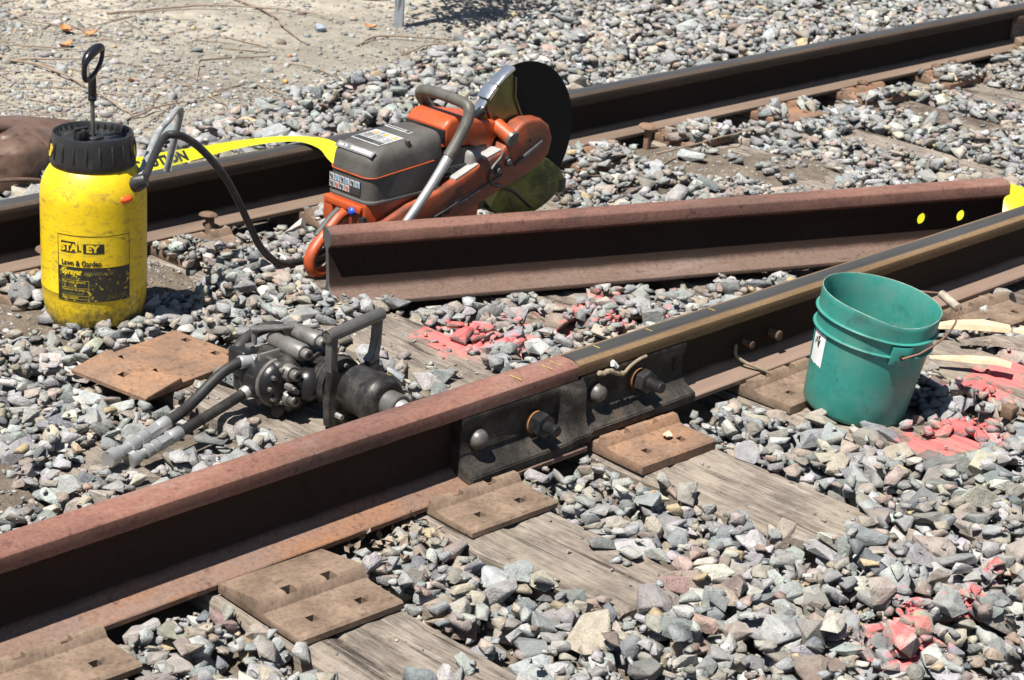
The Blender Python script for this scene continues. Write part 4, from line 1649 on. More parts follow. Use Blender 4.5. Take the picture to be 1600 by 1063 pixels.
# cutting arm with the belt guard, rising towards the disc
arm_out = [(3.235, .120), (3.235, .140), (3.332, .176), (3.441, .197), (3.489, .212), (3.573, .242), (3.590, .250), (3.655, .267), (3.679, .285), (3.700, .312), (3.722, .328), (3.753, .335), (3.795, .331), (3.826, .309), (3.842, .272),
           (3.833, .232), (3.800, .202), (3.735, .182), (3.66, .160), (3.60, .140), (3.50, .118), (3.40, .100), (3.28, .085)]
mb = SB()
mb.prism(arm_out, .930, .982, bev=.009, seg=3)
arm = mb.done("cutting_arm", M['saw_orange_dusty_shaded'])
mb = SB()                                                     # sunk panel line and slot
mb.rod([(3.42, .9292, .130), (3.52, .9292, .160), (3.60, .9292, .186), (3.655, .9292, .203)], .0028, 6)
mb.done("panel_groove", M['dark_print'], arm)
mb = SB()
mb.rod([(3.700, .9292, .222), (3.750, .9292, .246), (3.80, .9292, .270)], [.005, .0055, .004], 8)
mb.done("adjusting_slot", M['dark_print'], arm)
mb = SB()
mb.rod(spline([(3.655, .9288, .262), (3.645, .9288, .248), (3.622, .9288, .230), (3.606, .9288, .205), (3.622, .9288, .182), (3.655, .9288, .172)], 6), .0042, 8)
mb.done("guard_seam", M['dark_print'], arm)
for x, z, r in ((3.640, .216, .0105), (3.677, .234, .0105)):
    mb = SB()
    mb.cyl((x, .932, z), (x, .9275, z), r + .004, n=18)
    w = mb.done("bolt_washer", M['dark_print'], arm)
    mb = SB()
    mb.cyl((x, .930, z), (x, .922, z), r * .8, r * .7, n=6)
    mb.done("arm_bolt", M['grey_steel'], w)
mb = SB()
mb.cyl((3.462, .935, .140), (3.462, .9285, .140), .0115, n=18)
mb.done("arm_hole", M['ink'], arm)
mb = SB()
mb.cyl((3.752, .935, .280), (3.752, .9285, .280), .0045, n=12)
mb.done("arm_hole", M['ink'], arm)
for k in range(6):
    mb = SB()
    mb.rod([(3.395 + k * .0085, .9288, .104 + k * .0035), (3.402 + k * .0085, .9288, .120 + k * .0035)], .0022, 6)
    mb.done("vent_slot", M['ink'], arm)
V, F = text_geo("Husqvarna", .0205, .0006)
mb = SB()
mb.add(V, F, Matrix.Translation((3.492, .9292, .146)) @ Matrix.Rotation(R(90), 4, 'X') @ Matrix.Rotation(R(17), 4, 'Z'))
mb.done("arm_lettering", simple("faded_grey_print", (.50, .45, .41), .5, var=.4, nscale=60, dirt=(.30, .11, .07), dirt_amt=(.52, .60, .8), dscale=60).m, arm, 0)
for poly in ([(3.492, .2120), (3.571, .2405), (3.571, .2445), (3.492, .2165)], [(3.593, .2500), (3.653, .2655), (3.653, .2700), (3.593, .2550)]):
    mb = SB()
    mb.prism(poly, .934, .975, bev=.002)
    mb.done("wear_pad", simple("pale_worn_pad", (.33, .32, .31), .6, dirt=(.5, .16, .07), dirt_amt=(.55, .58, .9), dscale=9).m, arm)

# cutting disc
DC = Vector((3.812, 1.022, .262))
mb = SB()
mb.cyl(DC + Vector((0, -.002, 0)), DC + Vector((0, .002, 0)), .200, n=96)
disc = mb.done("cutting_disc", M['disc'], None, 30)
mb = SB()
mb.cyl(DC + Vector((0, -.014, 0)), DC + Vector((0, .012, 0)), .050, n=32, bev=.002)
mb.done("disc_flange", M['tool_black'], disc)
# disc guard: half shell on the rear side of the disc with a bright rim
def arc(r, a0, a1, n):
    return [(DC.x + r * math.cos(R(a0 + (a1 - a0) * k / n)), DC.z + r * math.sin(R(a0 + (a1 - a0) * k / n))) for k in range(n + 1)]


face = arc(.213, 113, 232, 30) + [(3.745, .190), (3.800, .235), (3.800, .300), (3.762, .340), (3.742, .390), (3.737, .440)]
mb = SB()
mb.prism(face, .988, .992, bev=0)
gd_ = mb.done("disc_guard", M['zinc'], None, 20)
mb = SB()
o_, i_ = arc(.2145, 113, 232, 30), arc(.2095, 113, 232, 30)
mb.prism(o_ + i_[::-1], .984, 1.014, bev=.0015)
mb.done("guard_rim", M['zinc'], gd_)
mb = SB()
mb.prism(arc(.222, 112, 131, 8) + arc(.2125, 112, 131, 8)[::-1], .976, 1.012, bev=.004)
mb.prism(arc(.226, 132, 143, 6) + arc(.2115, 132, 143, 6)[::-1], .973, 1.016, bev=.004)
mb.prism(arc(.220, 144, 160, 8) + arc(.212, 144, 160, 8)[::-1], .980, 1.008, bev=.004)
mb.done("guard_edge_bar", M['chrome'], gd_)
mb = SB()
mb.rod([(3.640, .984, .372), (3.672, .984, .318)], .0035, 8)
mb.done("guard_stay", simple("copper_red_stay", (.45, .16, .10), .4, .4).m, gd_)
mb = SB()
mb.rod([(3.742, .984, .437), (3.744, .984, .385), (3.768, .984, .337), (3.800, .984, .305)], .0028, 8)
mb.done("guard_lip", M['zinc'], gd_)
mb = SB()
mb.cyl((3.735, .986, .320), (3.735, .975, .320), .008, n=14)
mb.done("guard_knob", M['ink'], gd_)
mb = SB()
mb.cyl((3.600, .995, .338), (3.618, .972, .372), .013, n=16, bev=.003)
mb.done("adjusting_knob", M['tool_black'], gd_)
# lower guard flange with a corner foot
low = arc(.218, 232, 318, 24) + [(3.955, .150), (3.900, .190), (3.80, .215), (3.70, .165)]
mb = SB()
mb.prism(low, .992, 1.046, bev=.004)
lg = mb.done("lower_guard", simple("olive_guard_metal", (.15, .165, .045), .40, .6, var=.4, nscale=12, dirt=(.03, .032, .015), dirt_amt=(.45, .6, .85), dscale=12).m)
mb = SB()
mb.box((3.945, .990, .085), (3.975, 1.050, .125), .004)
mb.done("guard_foot", M['tool_black'], lg)
mb = SB()
mb.rod([(3.70, .990, .150), (3.77, .990, .120), (3.84, .990, .065)], .004, 8)
mb.done("guard_brace", M['tool_black'], lg)

# front handle: ribbed rubber hoop above, bare tube down the near side
hoop = spline([(3.628, 1.118, .255), (3.618, 1.122, .300), (3.575, 1.124, .345), (3.537, 1.122, .385), (3.524, 1.105, .405), (3.519, 1.06, .412), (3.516, .98, .412), (3.514, .935, .408), (3.511, .918, .398), (3.503, .913, .376), (3.478, .912, .336), (3.440, .912, .288)], 7)
mb = SB()
mb.rod(hoop, [.0148] * len(hoop), 20)
rib = SB()
for k in range(12):
    a = 2 * math.pi * k / 12
gripo = mb.done("handle_grip", simple("ribbed_grey_rubber", (.085, .08, .068), .5, var=.3, dirt=(.26, .25, .215), dirt_amt=(.48, .7, .6), dscale=8, bump=.2).m, None, 60)
mb = SB()
tubep = spline([(3.448, .912, .298), (3.430, .912, .274), (3.400, .911, .240), (3.365, .910, .203), (3.320, .912, .155), (3.290, .918, .120), (3.275, .935, .095)], 6)
mb.rod(tubep, [.0128] * 8 + [.0125 - .003 * (i / 40) for i in range(len(tubep) - 8)], 16)
mb.done("handle_tube", M['silver'], None, 60)

# rear handle loop with a black rubber strip
loop = spline([(3.262, 1.030, .128), (3.235, 1.030, .150), (3.196, 1.030, .152), (3.160, 1.028, .128), (3.118, 1.025, .092), (3.096, 1.024, .066), (3.093, 1.024, .040), (3.106, 1.024, .019), (3.135, 1.025, .014), (3.185, 1.028, .020), (3.250, 1.030, .055)], 6)
mb = SB()
mb.rod(loop, .0165, 14, flat=.82)
rh = mb.done("rear_handle", M['saw_orange'], None, 60)
mb = SB()
pth = spline([(3.190, 1.036, .166), (3.160, 1.036, .146), (3.118, 1.034, .110)], 6)
mb.rod(pth, .008, 10, flat=.5)
mb.done("handle_pad", M['grey_plastic'], rh, 60)
mb = SB()
mb.rod([(3.115, 1.025, .060), (3.16, 1.028, .072), (3.22, 1.03, .088)], [.006, .0075, .0075], 10)
mb.done("throttle_trigger", M['black_plastic'], rh, 60)
mb = SB()
mb.rod([(3.100, 1.020, .010), (3.14, 1.02, .004), (3.18, 1.024, .006)], [.010, .011, .010], 10)
mb.done("handle_foot", M['rubber'], rh, 60)
# ------------------------------------------------------------------ hydraulic impact wrench lying on the tie, nose towards the rail
TO = Vector((2.600, .300, 0))
tool = thing("impact_wrench", "greasy black hydraulic impact wrench with D-handle lying on a tie beside the rail", "impact wrench", TO)


class TB(MB):
    def done(self, name, mat, parent=None, smooth=38):
        for i, p in enumerate(self.v):
            self.v[i] = p - TO
        return obj(name, self, mat, parent or tool, smooth)


AX = (2.604, .078)                                            # spindle axis: x, z


def turned(prof, n=40, x=None, z=None):
    """(radius, y) profile turned about the spindle axis"""
    x = AX[0] if x is None else x
    z = AX[1] if z is None else z
    b = TB()
    b.lathe(prof, n, Matrix.Translation((x, 0, z)) @ Matrix.Rotation(R(-90), 4, 'X'))
    return b


# front hammer housing, chamfered, with a flat land and ring
housing = turned([(.0, .196), (.030, .196), (.0425, .198), (.0455, .201), (.0525, .212), (.0535, .215), (.0535, .246), (.0505, .250), (.0505, .300), (.0, .300)], 48).done("hammer_housing", M['tool_grey'])
turned([(.0, .160), (.0265, .160), (.0290, .1625), (.0290, .197), (.0, .197)], 36).done("nose_ring", M['grey_steel'], housing)
turned([(.0, .118), (.010, .118), (.013, .121), (.0135, .140), (.0185, .150), (.0205, .161), (.0, .161)], 28).done("drive_spindle", M['silver'], housing)
pm_ = TB()
for a0, w, y0 in ((52, 11, .219), (66, 6, .217), (58, 5, .231)):
    V, F = [], []
    for i in range(6):
        a = R(a0 + w * (i / 5 - .5) * 1.6)
        for y in (y0, y0 + .012):
            V.append((AX[0] + .0541 * math.cos(a), y, AX[1] + .0541 * math.sin(a)))
    for i in range(5):
        F.append((i * 2, i * 2 + 1, i * 2 + 3, i * 2 + 2))
    pm_.add(V, F)
pm_.done("paint_mark", M['yellow_mark'], housing, 0)

# mounting plate with two uprights and a tube handle across
pl = TB()
pl.prism([(2.536, .006), (2.560, .001), (2.640, .004), (2.662, .040), (2.671, .100), (2.671, .128), (2.640, .120), (2.580, .112), (2.560, .118), (2.550, .130), (2.540, .132), (2.532, .060)], .300, .320, bev=.003)
plate_o = pl.done("mounting_plate", M['tool_grey'])
for shape in ([(2.538, .125), (2.558, .120), (2.556, .150), (2.555, .203), (2.536, .203), (2.536, .150)],
              [(2.646, .118), (2.668, .118), (2.675, .160), (2.677, .212), (2.660, .212), (2.658, .165), (2.652, .140), (2.638, .128)]):
    up = TB()
    up.prism(shape, .301, .321, bev=.0035)
    up.done("handle_upright", M['grey_steel'], plate_o)
ht = TB()
ht.rod([(2.533, .311, .203), (2.534, .311, .203), (2.680, .311, .222), (2.681, .311, .222)], [.0125, .0138, .0138, .0125], 22)
ht.done("handle_tube", M['grey_steel'], plate_o)
ri = TB()
ri.rod([(2.5315, .311, .2028), (2.5345, .311, .2032)], [.0150, .0150], 22, caps=False)
ri.rod([(2.5325, .311, .2029), (2.5328, .311, .2029)], [.0105, .0105], 22)
ri.done("tube_end", M['tool_steel'], plate_o)

# neck between plate and motor
turned([(.0, .335), (.054, .335), (.056, .350), (.050, .370), (.044, .392), (.046, .410), (.050, .425), (.0, .425)], 36, 2.598, .078).done("gear_case", M['tool_grey'])
nb_ = TB()
bm = bmesh.new()
bmesh.ops.create_uvsphere(bm, u_segments=24, v_segments=14, radius=1)
for v in bm.verts:
    v.co = Vector((2.548 + v.co.x * .034, .385 + v.co.y * .036, .072 + v.co.z * .038))
nb_.addbm(bm)
nb_.done("gear_boss", M['tool_black'], None, 60)

# motor block: cast body, domed end, four screw bosses with socket screws
mt = TB()
mt.box((2.478, .400, .022), (2.632, .520, .128), .022, 4)
mt.box((2.500, .392, .012), (2.600, .430, .110), .014, 3)
motor = mt.done("motor_block", M['tool_grey'], None, 50)
dm = TB()
dm.lathe([(.0, .398), (.024, .399), (.038, .404), (.046, .414), (.049, .426), (.049, .478), (.046, .490), (.0, .492)], 36, Matrix.Translation((2.497, 0, .076)) @ Matrix.Rotation(R(-90), 4, 'X'))
dm.done("motor_dome", M['tool_black'], motor, 60)
for x, z, y0, y1, r in ((2.508, .103, .385, .500, .0185), (2.505, .048, .385, .470, .0165), (2.545, .138, .395, .505, .0190), (2.590, .152, .400, .510, .0185)):
    b = TB()
    b.rod([(x, y0, z), (x, y0 + .004, z), (x, y0 + .060, z), (x, y0 + .064, z), (x, y1 - .012, z), (x, y1, z)], [r - .003, r, r, r * .86, r * .86, r * .6], 22)
    bo = b.done("screw_boss", M['tool_steel'], motor, 40)
    b = TB()
    b.cyl((x, y0 + .001, z), (x, y0 - .016, z), .0115, n=20, bev=.0015)
    sc = b.done("socket_screw", M['tool_steel'], bo)
    b = TB()
    b.cyl((x, y0 - .0155, z), (x, y0 - .0166, z), .0062, n=6)
    b.done("screw_socket", M['ink'], bo)
b = TB()
for x, z in ((2.497, .079), (2.503, .072)):
    b.cyl((x, .392, z), (x, .372, z), .0075, n=6)
    b.cyl((x, .374, z), (x, .362, z), .0045, n=12)
b.done("adjusting_nut", M['tool_steel'], motor, 20)
b = TB()                                                       # thin trigger lever plate on top
b.prism([(2.500, .512), (2.512, .500), (2.575, .470), (2.600, .462), (2.606, .474), (2.590, .486), (2.530, .520), (2.506, .528)], .160, .166, bev=.0015, axis='z')
b.rod([(2.510, .515, .128), (2.510, .515, .162)], .006, 10)
b.done("trigger_lever", M['tool_steel'], motor)
for k in range(6):                                             # cap screws holding the plate to the gear case
    a = R(30 + 60 * k)
    b = TB()
    b.cyl((AX[0] + .047 * math.cos(a), .318, AX[1] - .004 + .043 * math.sin(a)), (AX[0] + .047 * math.cos(a), .332, AX[1] - .004 + .043 * math.sin(a)), .0055, n=10)
    b.done("plate_bolt", M['tool_steel'], plate_o)
b = TB()                                                       # cast ribs and a clamp band round the gear case
for y in (.352, .366, .398):
    b.lathe([(.0545 if y < .36 else .0500, y - .003), (.0575 if y < .36 else .0535, y - .0022), (.0575 if y < .36 else .0535, y + .0022), (.0545 if y < .36 else .0500, y + .003)], 36, Matrix.Translation((2.598, 0, .078)) @ Matrix.Rotation(R(-90), 4, 'X'))
b.done("cast_rib", M['tool_grey'], None, 30)["kind"] = 'stuff'
b = TB()                                                       # end ring, name pad and small screws on the motor barrel
b.lathe([(.046, .420), (.0515, .421), (.0515, .430), (.049, .431)], 36, Matrix.Translation((2.497, 0, .076)) @ Matrix.Rotation(R(-90), 4, 'X'))
b.done("barrel_ring", M['tool_steel'], motor, 30)
b = TB()
b.box((2.450, .440, .060), (2.4575, .474, .094), .003)
b.done("cast_pad", M['tool_grey'], motor)
for a in (100, 140, 180, 220, 260):
    b = TB()
    b.cyl((2.497 + .036 * math.cos(R(a)), .404, .076 + .036 * math.sin(R(a))), (2.497 + .036 * math.cos(R(a)), .394, .076 + .036 * math.sin(R(a))), .0052, n=6)
    b.done("barrel_screw", M['tool_steel'], motor, 20)
b = TB()                                                       # flange seam, plug and port bosses on the motor
b.box((2.474, .452, .018), (2.640, .460, .134), .004)
b.done("motor_seam", M['tool_steel'], motor)
for x, y, z, r in ((2.486, .500, .128, .011), (2.612, .480, .130, .010), (2.560, .505, .128, .012)):
    b = TB()
    b.cyl((x, y, z - .01), (x, y, z + .010), r, n=6, bev=.001)
    b.done("port_plug", M['tool_steel'], motor, 20)
# black grip behind the motor
g = TB()
g.rod(spline([(2.470, .520, .100), (2.474, .524, .122), (2.500, .535, .133), (2.545, .545, .141), (2.588, .545, .141), (2.615, .540, .128), (2.622, .525, .105)], 7), .0125, 14)
g.done("rear_grip", M['rubber'], None, 60)
b = TB()
b.box((2.454, .480, .072), (2.502, .535, .132), .008, 3)
b.box((2.462, .462, .030), (2.500, .530, .100), .012, 3)
b.done("valve_block", M['tool_black'])
b = TB()
b.cyl((2.500, .420, .030), (2.500, .420, .002), .016, n=18, bev=.002)
b.done("rest_foot", M['tool_black'], motor)
for p0_, p1_, r_, n_ in (((2.628, .306, .012), (2.628, .286, .012), .006, 12), ((2.555, .300, .030), (2.555, .282, .030), .006, 6)):
    bl_ = TB()
    bl_.cyl(p0_, p1_, r_, n=n_)
    bl_.done("plate_screw", M['silver'], plate_o)

# two hydraulic hoses with crimped ferrules and quick couplers
def hydraulic(path, r, ferr, coupler, nm_len):
    P = [Vector(p) for p in path]
    S = spline(P, 10)
    b = TB()
    b.rod(S, r, 16)
    h = b.done("hydraulic_hose", M['hose'], None, 60)
    a, a2 = S[0], S[6]
    d = (a2 - a).normalized()
    b = TB()
    b.rod([a - d * .012, a - d * .010, a + d * .002, a + d * .003, a + d * .030, a + d * .032], [r * 1.1, r * 1.32, r * 1.32, r * 1.22, r * 1.22, r * 1.1], 18)
    b.done("hose_ferrule", M['silver'], h)
    e, e2 = S[-1], S[-6]
    d = (e - e2).normalized()
    b = TB()
    b.rod([e - d * .034, e - d * .032, e - d * .002, e + d * .001], [r * 1.1, r * 1.24, r * 1.24, r * 1.05], 18)
    b.done("hose_ferrule", M['silver'], h)
    b = TB()
    b.cyl(e, e + d * .020, r * 1.25, n=6)
    b.cyl(e + d * .020, e + d * .034, r * 1.42, n=6)
    L = coupler
    q = e + d * .034
    st_ = [(0, 1.0), (.02, 1.25), (.20, 1.25), (.21, 1.02), (.27, 1.02), (.28, 1.30), (.46, 1.30), (.48, .92), (.66, .92), (.67, 1.18), (.74, 1.18), (.75, .95), (.79, .95), (.80, 1.48), (1.0, 1.48), (1.01, 1.3), (.96, 1.0)]
    b.rod([q + d * L * t for t, _ in st_], [r * k for _, k in st_], 20)
    c = b.done("quick_coupler", M['silver'], h, 30)
    b = TB()
    b.cyl(q + d * (L * .955), q + d * (L * .965), r * 1.05, n=18)
    b.done("coupler_bore", M['grey_steel'], c)
    return h


hydraulic([(2.475, .478, .110), (2.440, .482, .112), (2.395, .484, .096), (2.335, .478, .064), (2.285, .466, .048), (2.210, .445, .040)], .0116, 0, .115, 0)
hydraulic([(2.470, .466, .058), (2.430, .462, .048), (2.360, .452, .036), (2.290, .438, .028), (2.225, .425, .022)], .0112, 0, .08, 0)

# ------------------------------------------------------------------ yellow barrier tape
def ribbon(name, centre, across, label, lettering=None, mat='tape', grp="strips of yellow barrier tape"):
    """thin strip: centre line points and half-width vectors; optional black lettering lies on it"""
    C = spline(centre, 8)
    A = spline(across, 8)
    V, F = [], []
    nn = 4
    for c, a in zip(C, A):
        for j in range(nn + 1):
            V.append(Vector(c) + Vector(a) * (j / nn * 2 - 1))
    for i in range(len(C) - 1):
        for j in range(nn):
            k = i * (nn + 1) + j
            F.append((k, k + 1, k + nn + 2, k + nn + 1))
    mb = MB()
    mb.add(V, F)
    o = obj(name, mb, M[mat], None, 80)
    tag(o, label, "barrier tape", grp)
    if lettering:
        s_, size, at, off = lettering
        LV, LF = text_geo(s_, size, .002)
        L = [0]
        for i in range(1, len(C)):
            L.append(L[-1] + (Vector(C[i]) - Vector(C[i - 1])).length)
        out = []
        for v in LV:
            u = at + v.x
            i = min(max(int(np.searchsorted(L, u)) - 1, 0), len(C) - 2)
            t = (u - L[i]) / max(L[i + 1] - L[i], 1e-6)
            c = Vector(C[i]).lerp(Vector(C[i + 1]), t)
            a = Vector(A[i]).lerp(Vector(A[i + 1]), t)
            d = (Vector(C[i + 1]) - Vector(C[i])).normalized()
            nrm = a.cross(d)
            nrm = nrm.normalized()
            if nrm.dot(CAM - c) < 0:
                nrm = -nrm
            out.append(c + a.normalized() * (v.y - off) + nrm * .0012)
        mb = MB()
        mb.add(out, LF)
        obj("tape_lettering", mb, M['ink'], o, 0)
    return o


ribbon("barrier_tape",
       [(2.90, 1.555, .185), (2.98, 1.56, .182), (3.07, 1.562, .184), (3.16, 1.56, .186), (3.26, 1.55, .192), (3.36, 1.52, .199), (3.43, 1.48, .201), (3.475, 1.43, .193), (3.47, 1.37, .182), (3.46, 1.30, .165)],
       [(0, .020, .018), (0, .022, .014), (0, .018, .014), (0, .012, .012), (0, .008, .009), (.004, .010, .005), (.012, .018, .002), (.030, .018, .004), (.034, .006, .008), (.034, .002, .010)],
       "yellow barrier tape with black lettering lying over the far rail behind the saw", ("CAUTION", .038, .05, .013))
ribbon("barrier_tape", [(3.44, 1.02, .012), (3.50, .98, .018), (3.56, .94, .014), (3.62, .92, .022)], [(.02, .03, .004), (.02, .03, .0), (.02, .03, .006), (.02, .03, .0)],
       "short stretch of yellow barrier tape showing under the saw's arm", None)
ribbon("barrier_tape", [(4.55, .34, .03), (4.62, .30, .05), (4.70, .25, .06), (4.75, .225, .07), (4.80, .21, .105), (4.86, .16, .135), (4.93, .12, .125), (5.02, .09, .09), (5.15, .06, .05)],
       [(.01, .02, .05), (.01, .02, .05), (.01, .02, .05), (.01, .03, .04), (.01, .02, .045), (.015, .035, .03), (.02, .04, .02), (.02, .04, .015), (.02, .04, .01)],
       "crumpled yellow barrier tape behind the far end of the loose rail", None)

# ------------------------------------------------------------------ leather chaps dropped behind the far rail
def leather_lump(c, size, rz, seed, crease, flat=0.0):
    bm = bmesh.new()
    bmesh.ops.create_icosphere(bm, subdivisions=5, radius=1.0)
    for v in bm.verts:
        p = v.co.copy()
        k = 1 + .14 * noise.noise((p.x * 1.3 + seed, p.y * 1.3, p.z * 1.3))
        w = p.x * 2.2 + p.y * 1.1 + p.z * .8 + 1.5 * noise.noise((p.x * 1.1, p.y * 1.1, seed))
        k -= crease * max(0.0, 1 - abs(math.sin(w)) * 3.2)
        k += .022 * noise.noise((p.x * 7, p.y * 7, p.z * 7 + seed))
        p = p * k
        if p.z > .5 - flat:
            p.z = .5 - flat + (p.z - .5 + flat) * .55
        p.z = max(p.z, -.35)
        v.co = Vector((p.x * size[0], p.y * size[1], p.z * size[2]))
    mb = MB()
    mb.addbm(bm, Matrix.Translation(c) @ Matrix.Rotation(rz, 4, 'Z'))
    return mb


lt = obj("leather_chaps", leather_lump((2.985, 2.135, .040), (.165, .098, .125), R(20), 3.0, .16), M['leather'], None, 70)
tag(lt, "crumpled brown leather chaps lying behind the far rail at the left edge", "leather chaps")
obj("leather_fold", leather_lump((3.02, 2.300, .035), (.30, .11, .125), R(-12), 6.0, .12, .1), M['leather'], lt, 70)
mb = MB()
mb.rod(spline([(2.80, 2.20, .135), (2.90, 2.19, .142), (2.97, 2.195, .128), (3.00, 2.225, .115), (2.97, 2.25, .110)], 8), [.018] * 33, 12, flat=.8)
obj("leather_rim", mb, M['leather'], lt, 70)
mb = MB()
mb.rod(spline([(2.74, 2.02, .05), (2.84, 1.99, .055), (2.94, 1.985, .04), (3.03, 1.96, .012)], 8), .011, 10, flat=.5)
obj("leather_strap", mb, M['leather'], lt, 70)
# ------------------------------------------------------------------ crushed stone ballast
RES = 0.008
GX0, GX1, GY0, GY1 = 0.9, 9.4, -1.75, 4.6
GW, GH = int((GX1 - GX0) / RES), int((GY1 - GY0) / RES)
gx = GX0 + (np.arange(GW) + .5) * RES
gy = GY0 + (np.arange(GH) + .5) * RES
XX, YY = np.meshgrid(gx, gy)
crest_arr = np.interp(gx, [2.6, 3.4, 3.9, 4.7, 5.4, 6.2, 8.0, 11.0], [1.92, 2.16, 2.36, 2.52, 2.78, 3.05, 3.7, 4.2])[None, :]


def smooth_noise(scale, seed):
    r = np.random.default_rng(seed)
    w, h = int((GX1 - GX0) / scale) + 3, int((GY1 - GY0) / scale) + 3
    g = r.random((h, w))
    fx, fy = (XX - GX0) / scale, (YY - GY0) / scale
    ix, iy = fx.astype(int), fy.astype(int)
    tx, ty = fx - ix, fy - iy
    tx, ty = tx * tx * (3 - 2 * tx), ty * ty * (3 - 2 * ty)
    return (g[iy, ix] * (1 - tx) + g[iy, ix + 1] * tx) * (1 - ty) + (g[iy + 1, ix] * (1 - tx) + g[iy + 1, ix + 1] * tx) * ty


patch = np.zeros_like(XX)
for a, b, r in DIRT:
    patch = np.maximum(patch, np.exp(-((XX - a) ** 2 + (YY - b) ** 2) / (r * r)))
nz1, nz2 = smooth_noise(.30, 3), smooth_noise(.11, 4)
H = np.full(XX.shape, -.040) + .050 * np.minimum(1, patch * 1.25)
H = np.where(YY < -.75, H - np.minimum(.5, (-.75 - YY) * .08), H)
LIM = .016 + .016 * (nz1 - .5) + .010 * (nz2 - .5)          # stones heap up to about here
LIM = LIM - .030 * np.clip(patch * 1.6, 0, 1)
LIM = np.where(YY < -.68, LIM + .020, LIM)
beyond = np.clip((YY - crest_arr + .12) / .22, 0, 1)
LIM = np.where(YY > YF + .08, LIM + .030 + .02 * (nz1 - .5), LIM)
LIM = LIM * (1 - beyond) + (-.004) * beyond
Hg = -.005 * beyond + H * (1 - beyond)
H = Hg.copy()
tie_mask = np.zeros(XX.shape, bool)
cover = smooth_noise(.17, 8) * .6 + smooth_noise(.07, 9) * .4
TIE_Y0 = {1: -.70, 2: -.60, 3: -.685, 4: -.64}
for k, xr in enumerate(tie_rights):
    y0 = TIE_Y0.get(k - 1, -.60)
    mk_ = (XX > xr - TIE_W - .004) & (XX < xr + .004) & (YY > y0) & (YY < 2.02)
    tie_mask |= mk_
    H[mk_] = np.maximum(0.0, H[mk_])
    idx = k - 1
    thr = .36 if idx >= 4 else (.42 if idx == 3 else .25)
    on = mk_ & (YY > .02)
    LIM[on] = np.where(cover[on] > thr, .030, -.05)
    fld = mk_ & (YY <= .02)
    LIM[fld] = np.where((cover[fld] > .82) | (YY[fld] < y0 + .035) & (cover[fld] > .5), .012, -.05)
    if idx == 4:
        LIM[fld] = np.where(cover[fld] > .52, .016, -.05)[...] if True else 0
    if idx in (0,):
        LIM[fld] = .016
# bare stretches of particular ties
for x0, x1, y0, y1 in ((2.40, 2.63, .14, .62), (2.88, 3.11, .38, .74), (2.86, 3.11, -.66, -.2), (2.40, 2.63, -.6, -.2), (1.92, 2.145, -.7, -.3), (3.42, 3.60, -.62, -.45), (4.84, 5.06, .78, 1.25), (5.36, 5.55, .5, 1.1), (5.82, 6.04, .8, 1.40), (6.3, 6.5, .75, 1.40), (3.88, 4.09, -.5, -.2)):
    q = (XX > x0) & (XX < x1) & (YY > y0) & (YY < y1) & tie_mask
    LIM[q] = np.where(cover[q] > .70, .01, -.05)
for k, xr in enumerate(tie_rights):                             # stones lap over the far plates
    pf = (np.abs(XX - (xr - TIE_W / 2)) < .118) & (YY > YF - .225) & (YY < YF - .07)
    H[pf] = np.where(YY[pf] < YF - .10, .023, .036)
    LIM[pf] = np.where(cover[pf] > .38, .048, -.05)
BLOCK = np.zeros(XX.shape, bool)
for yc, half in ((YA, .083), (YF, .076)):
    BLOCK |= np.abs(YY - yc) < half
CAPZ = np.full(XX.shape, 9.0)                                  # a stone may not rise above this
for xr in tie_rights:                                           # plates
    BLOCK |= (np.abs(XX - (xr - TIE_W / 2)) < .100) & (np.abs(YY - YF) < (.080 if xr < 5.4 else .088))
    BLOCK |= (np.abs(XX - (xr - TIE_W / 2)) < .122) & (YY > -.260) & (YY < .17)
BLOCK |= (np.abs(XX - 2.035) < .125) & (YY > -.372) & (YY < .05)


def oblong(x0, y0, x1, y1, half):
    dx, dy = x1 - x0, y1 - y0
    L = math.hypot(dx, dy)
    t = ((XX - x0) * dx + (YY - y0) * dy) / L
    s = np.abs(-(XX - x0) * dy + (YY - y0) * dx) / L
    return (t > -.01) & (t < L + .01) & (s < half)


BLOCK |= oblong(3.051, .902, 3.051 + 1.87 * math.cos(R(25.9)), .902 - 1.87 * math.sin(R(25.9)), .083)
BLOCK |= oblong(2.458 - .165 * math.cos(R(16)), .765 - .165 * math.sin(R(16)), 2.458 + .165 * math.cos(R(16)), .765 + .165 * math.sin(R(16)), .112)
BLOCK |= (XX - 2.562) ** 2 + (YY - 1.129) ** 2 < .112 ** 2
BLOCK |= (XX - 3.585) ** 2 + (YY + .302) ** 2 < .120 ** 2
for a_, b_ in ((4.760, YF - .100), (3.062, YF - .085), (2.575, YF - .075)):
    BLOCK |= (XX - a_ + .01) ** 2 + (YY - b_ + .035) ** 2 < .055 ** 2
BLOCK |= (XX > 3.06) & (XX < 4.03) & (YY > .93) & (YY < 1.10)
BLOCK |= (XX > 2.44) & (XX < 2.70) & (YY > .10) & (YY < .56)
BLOCK |= oblong(2.05, .41, 2.45, .50, .035)

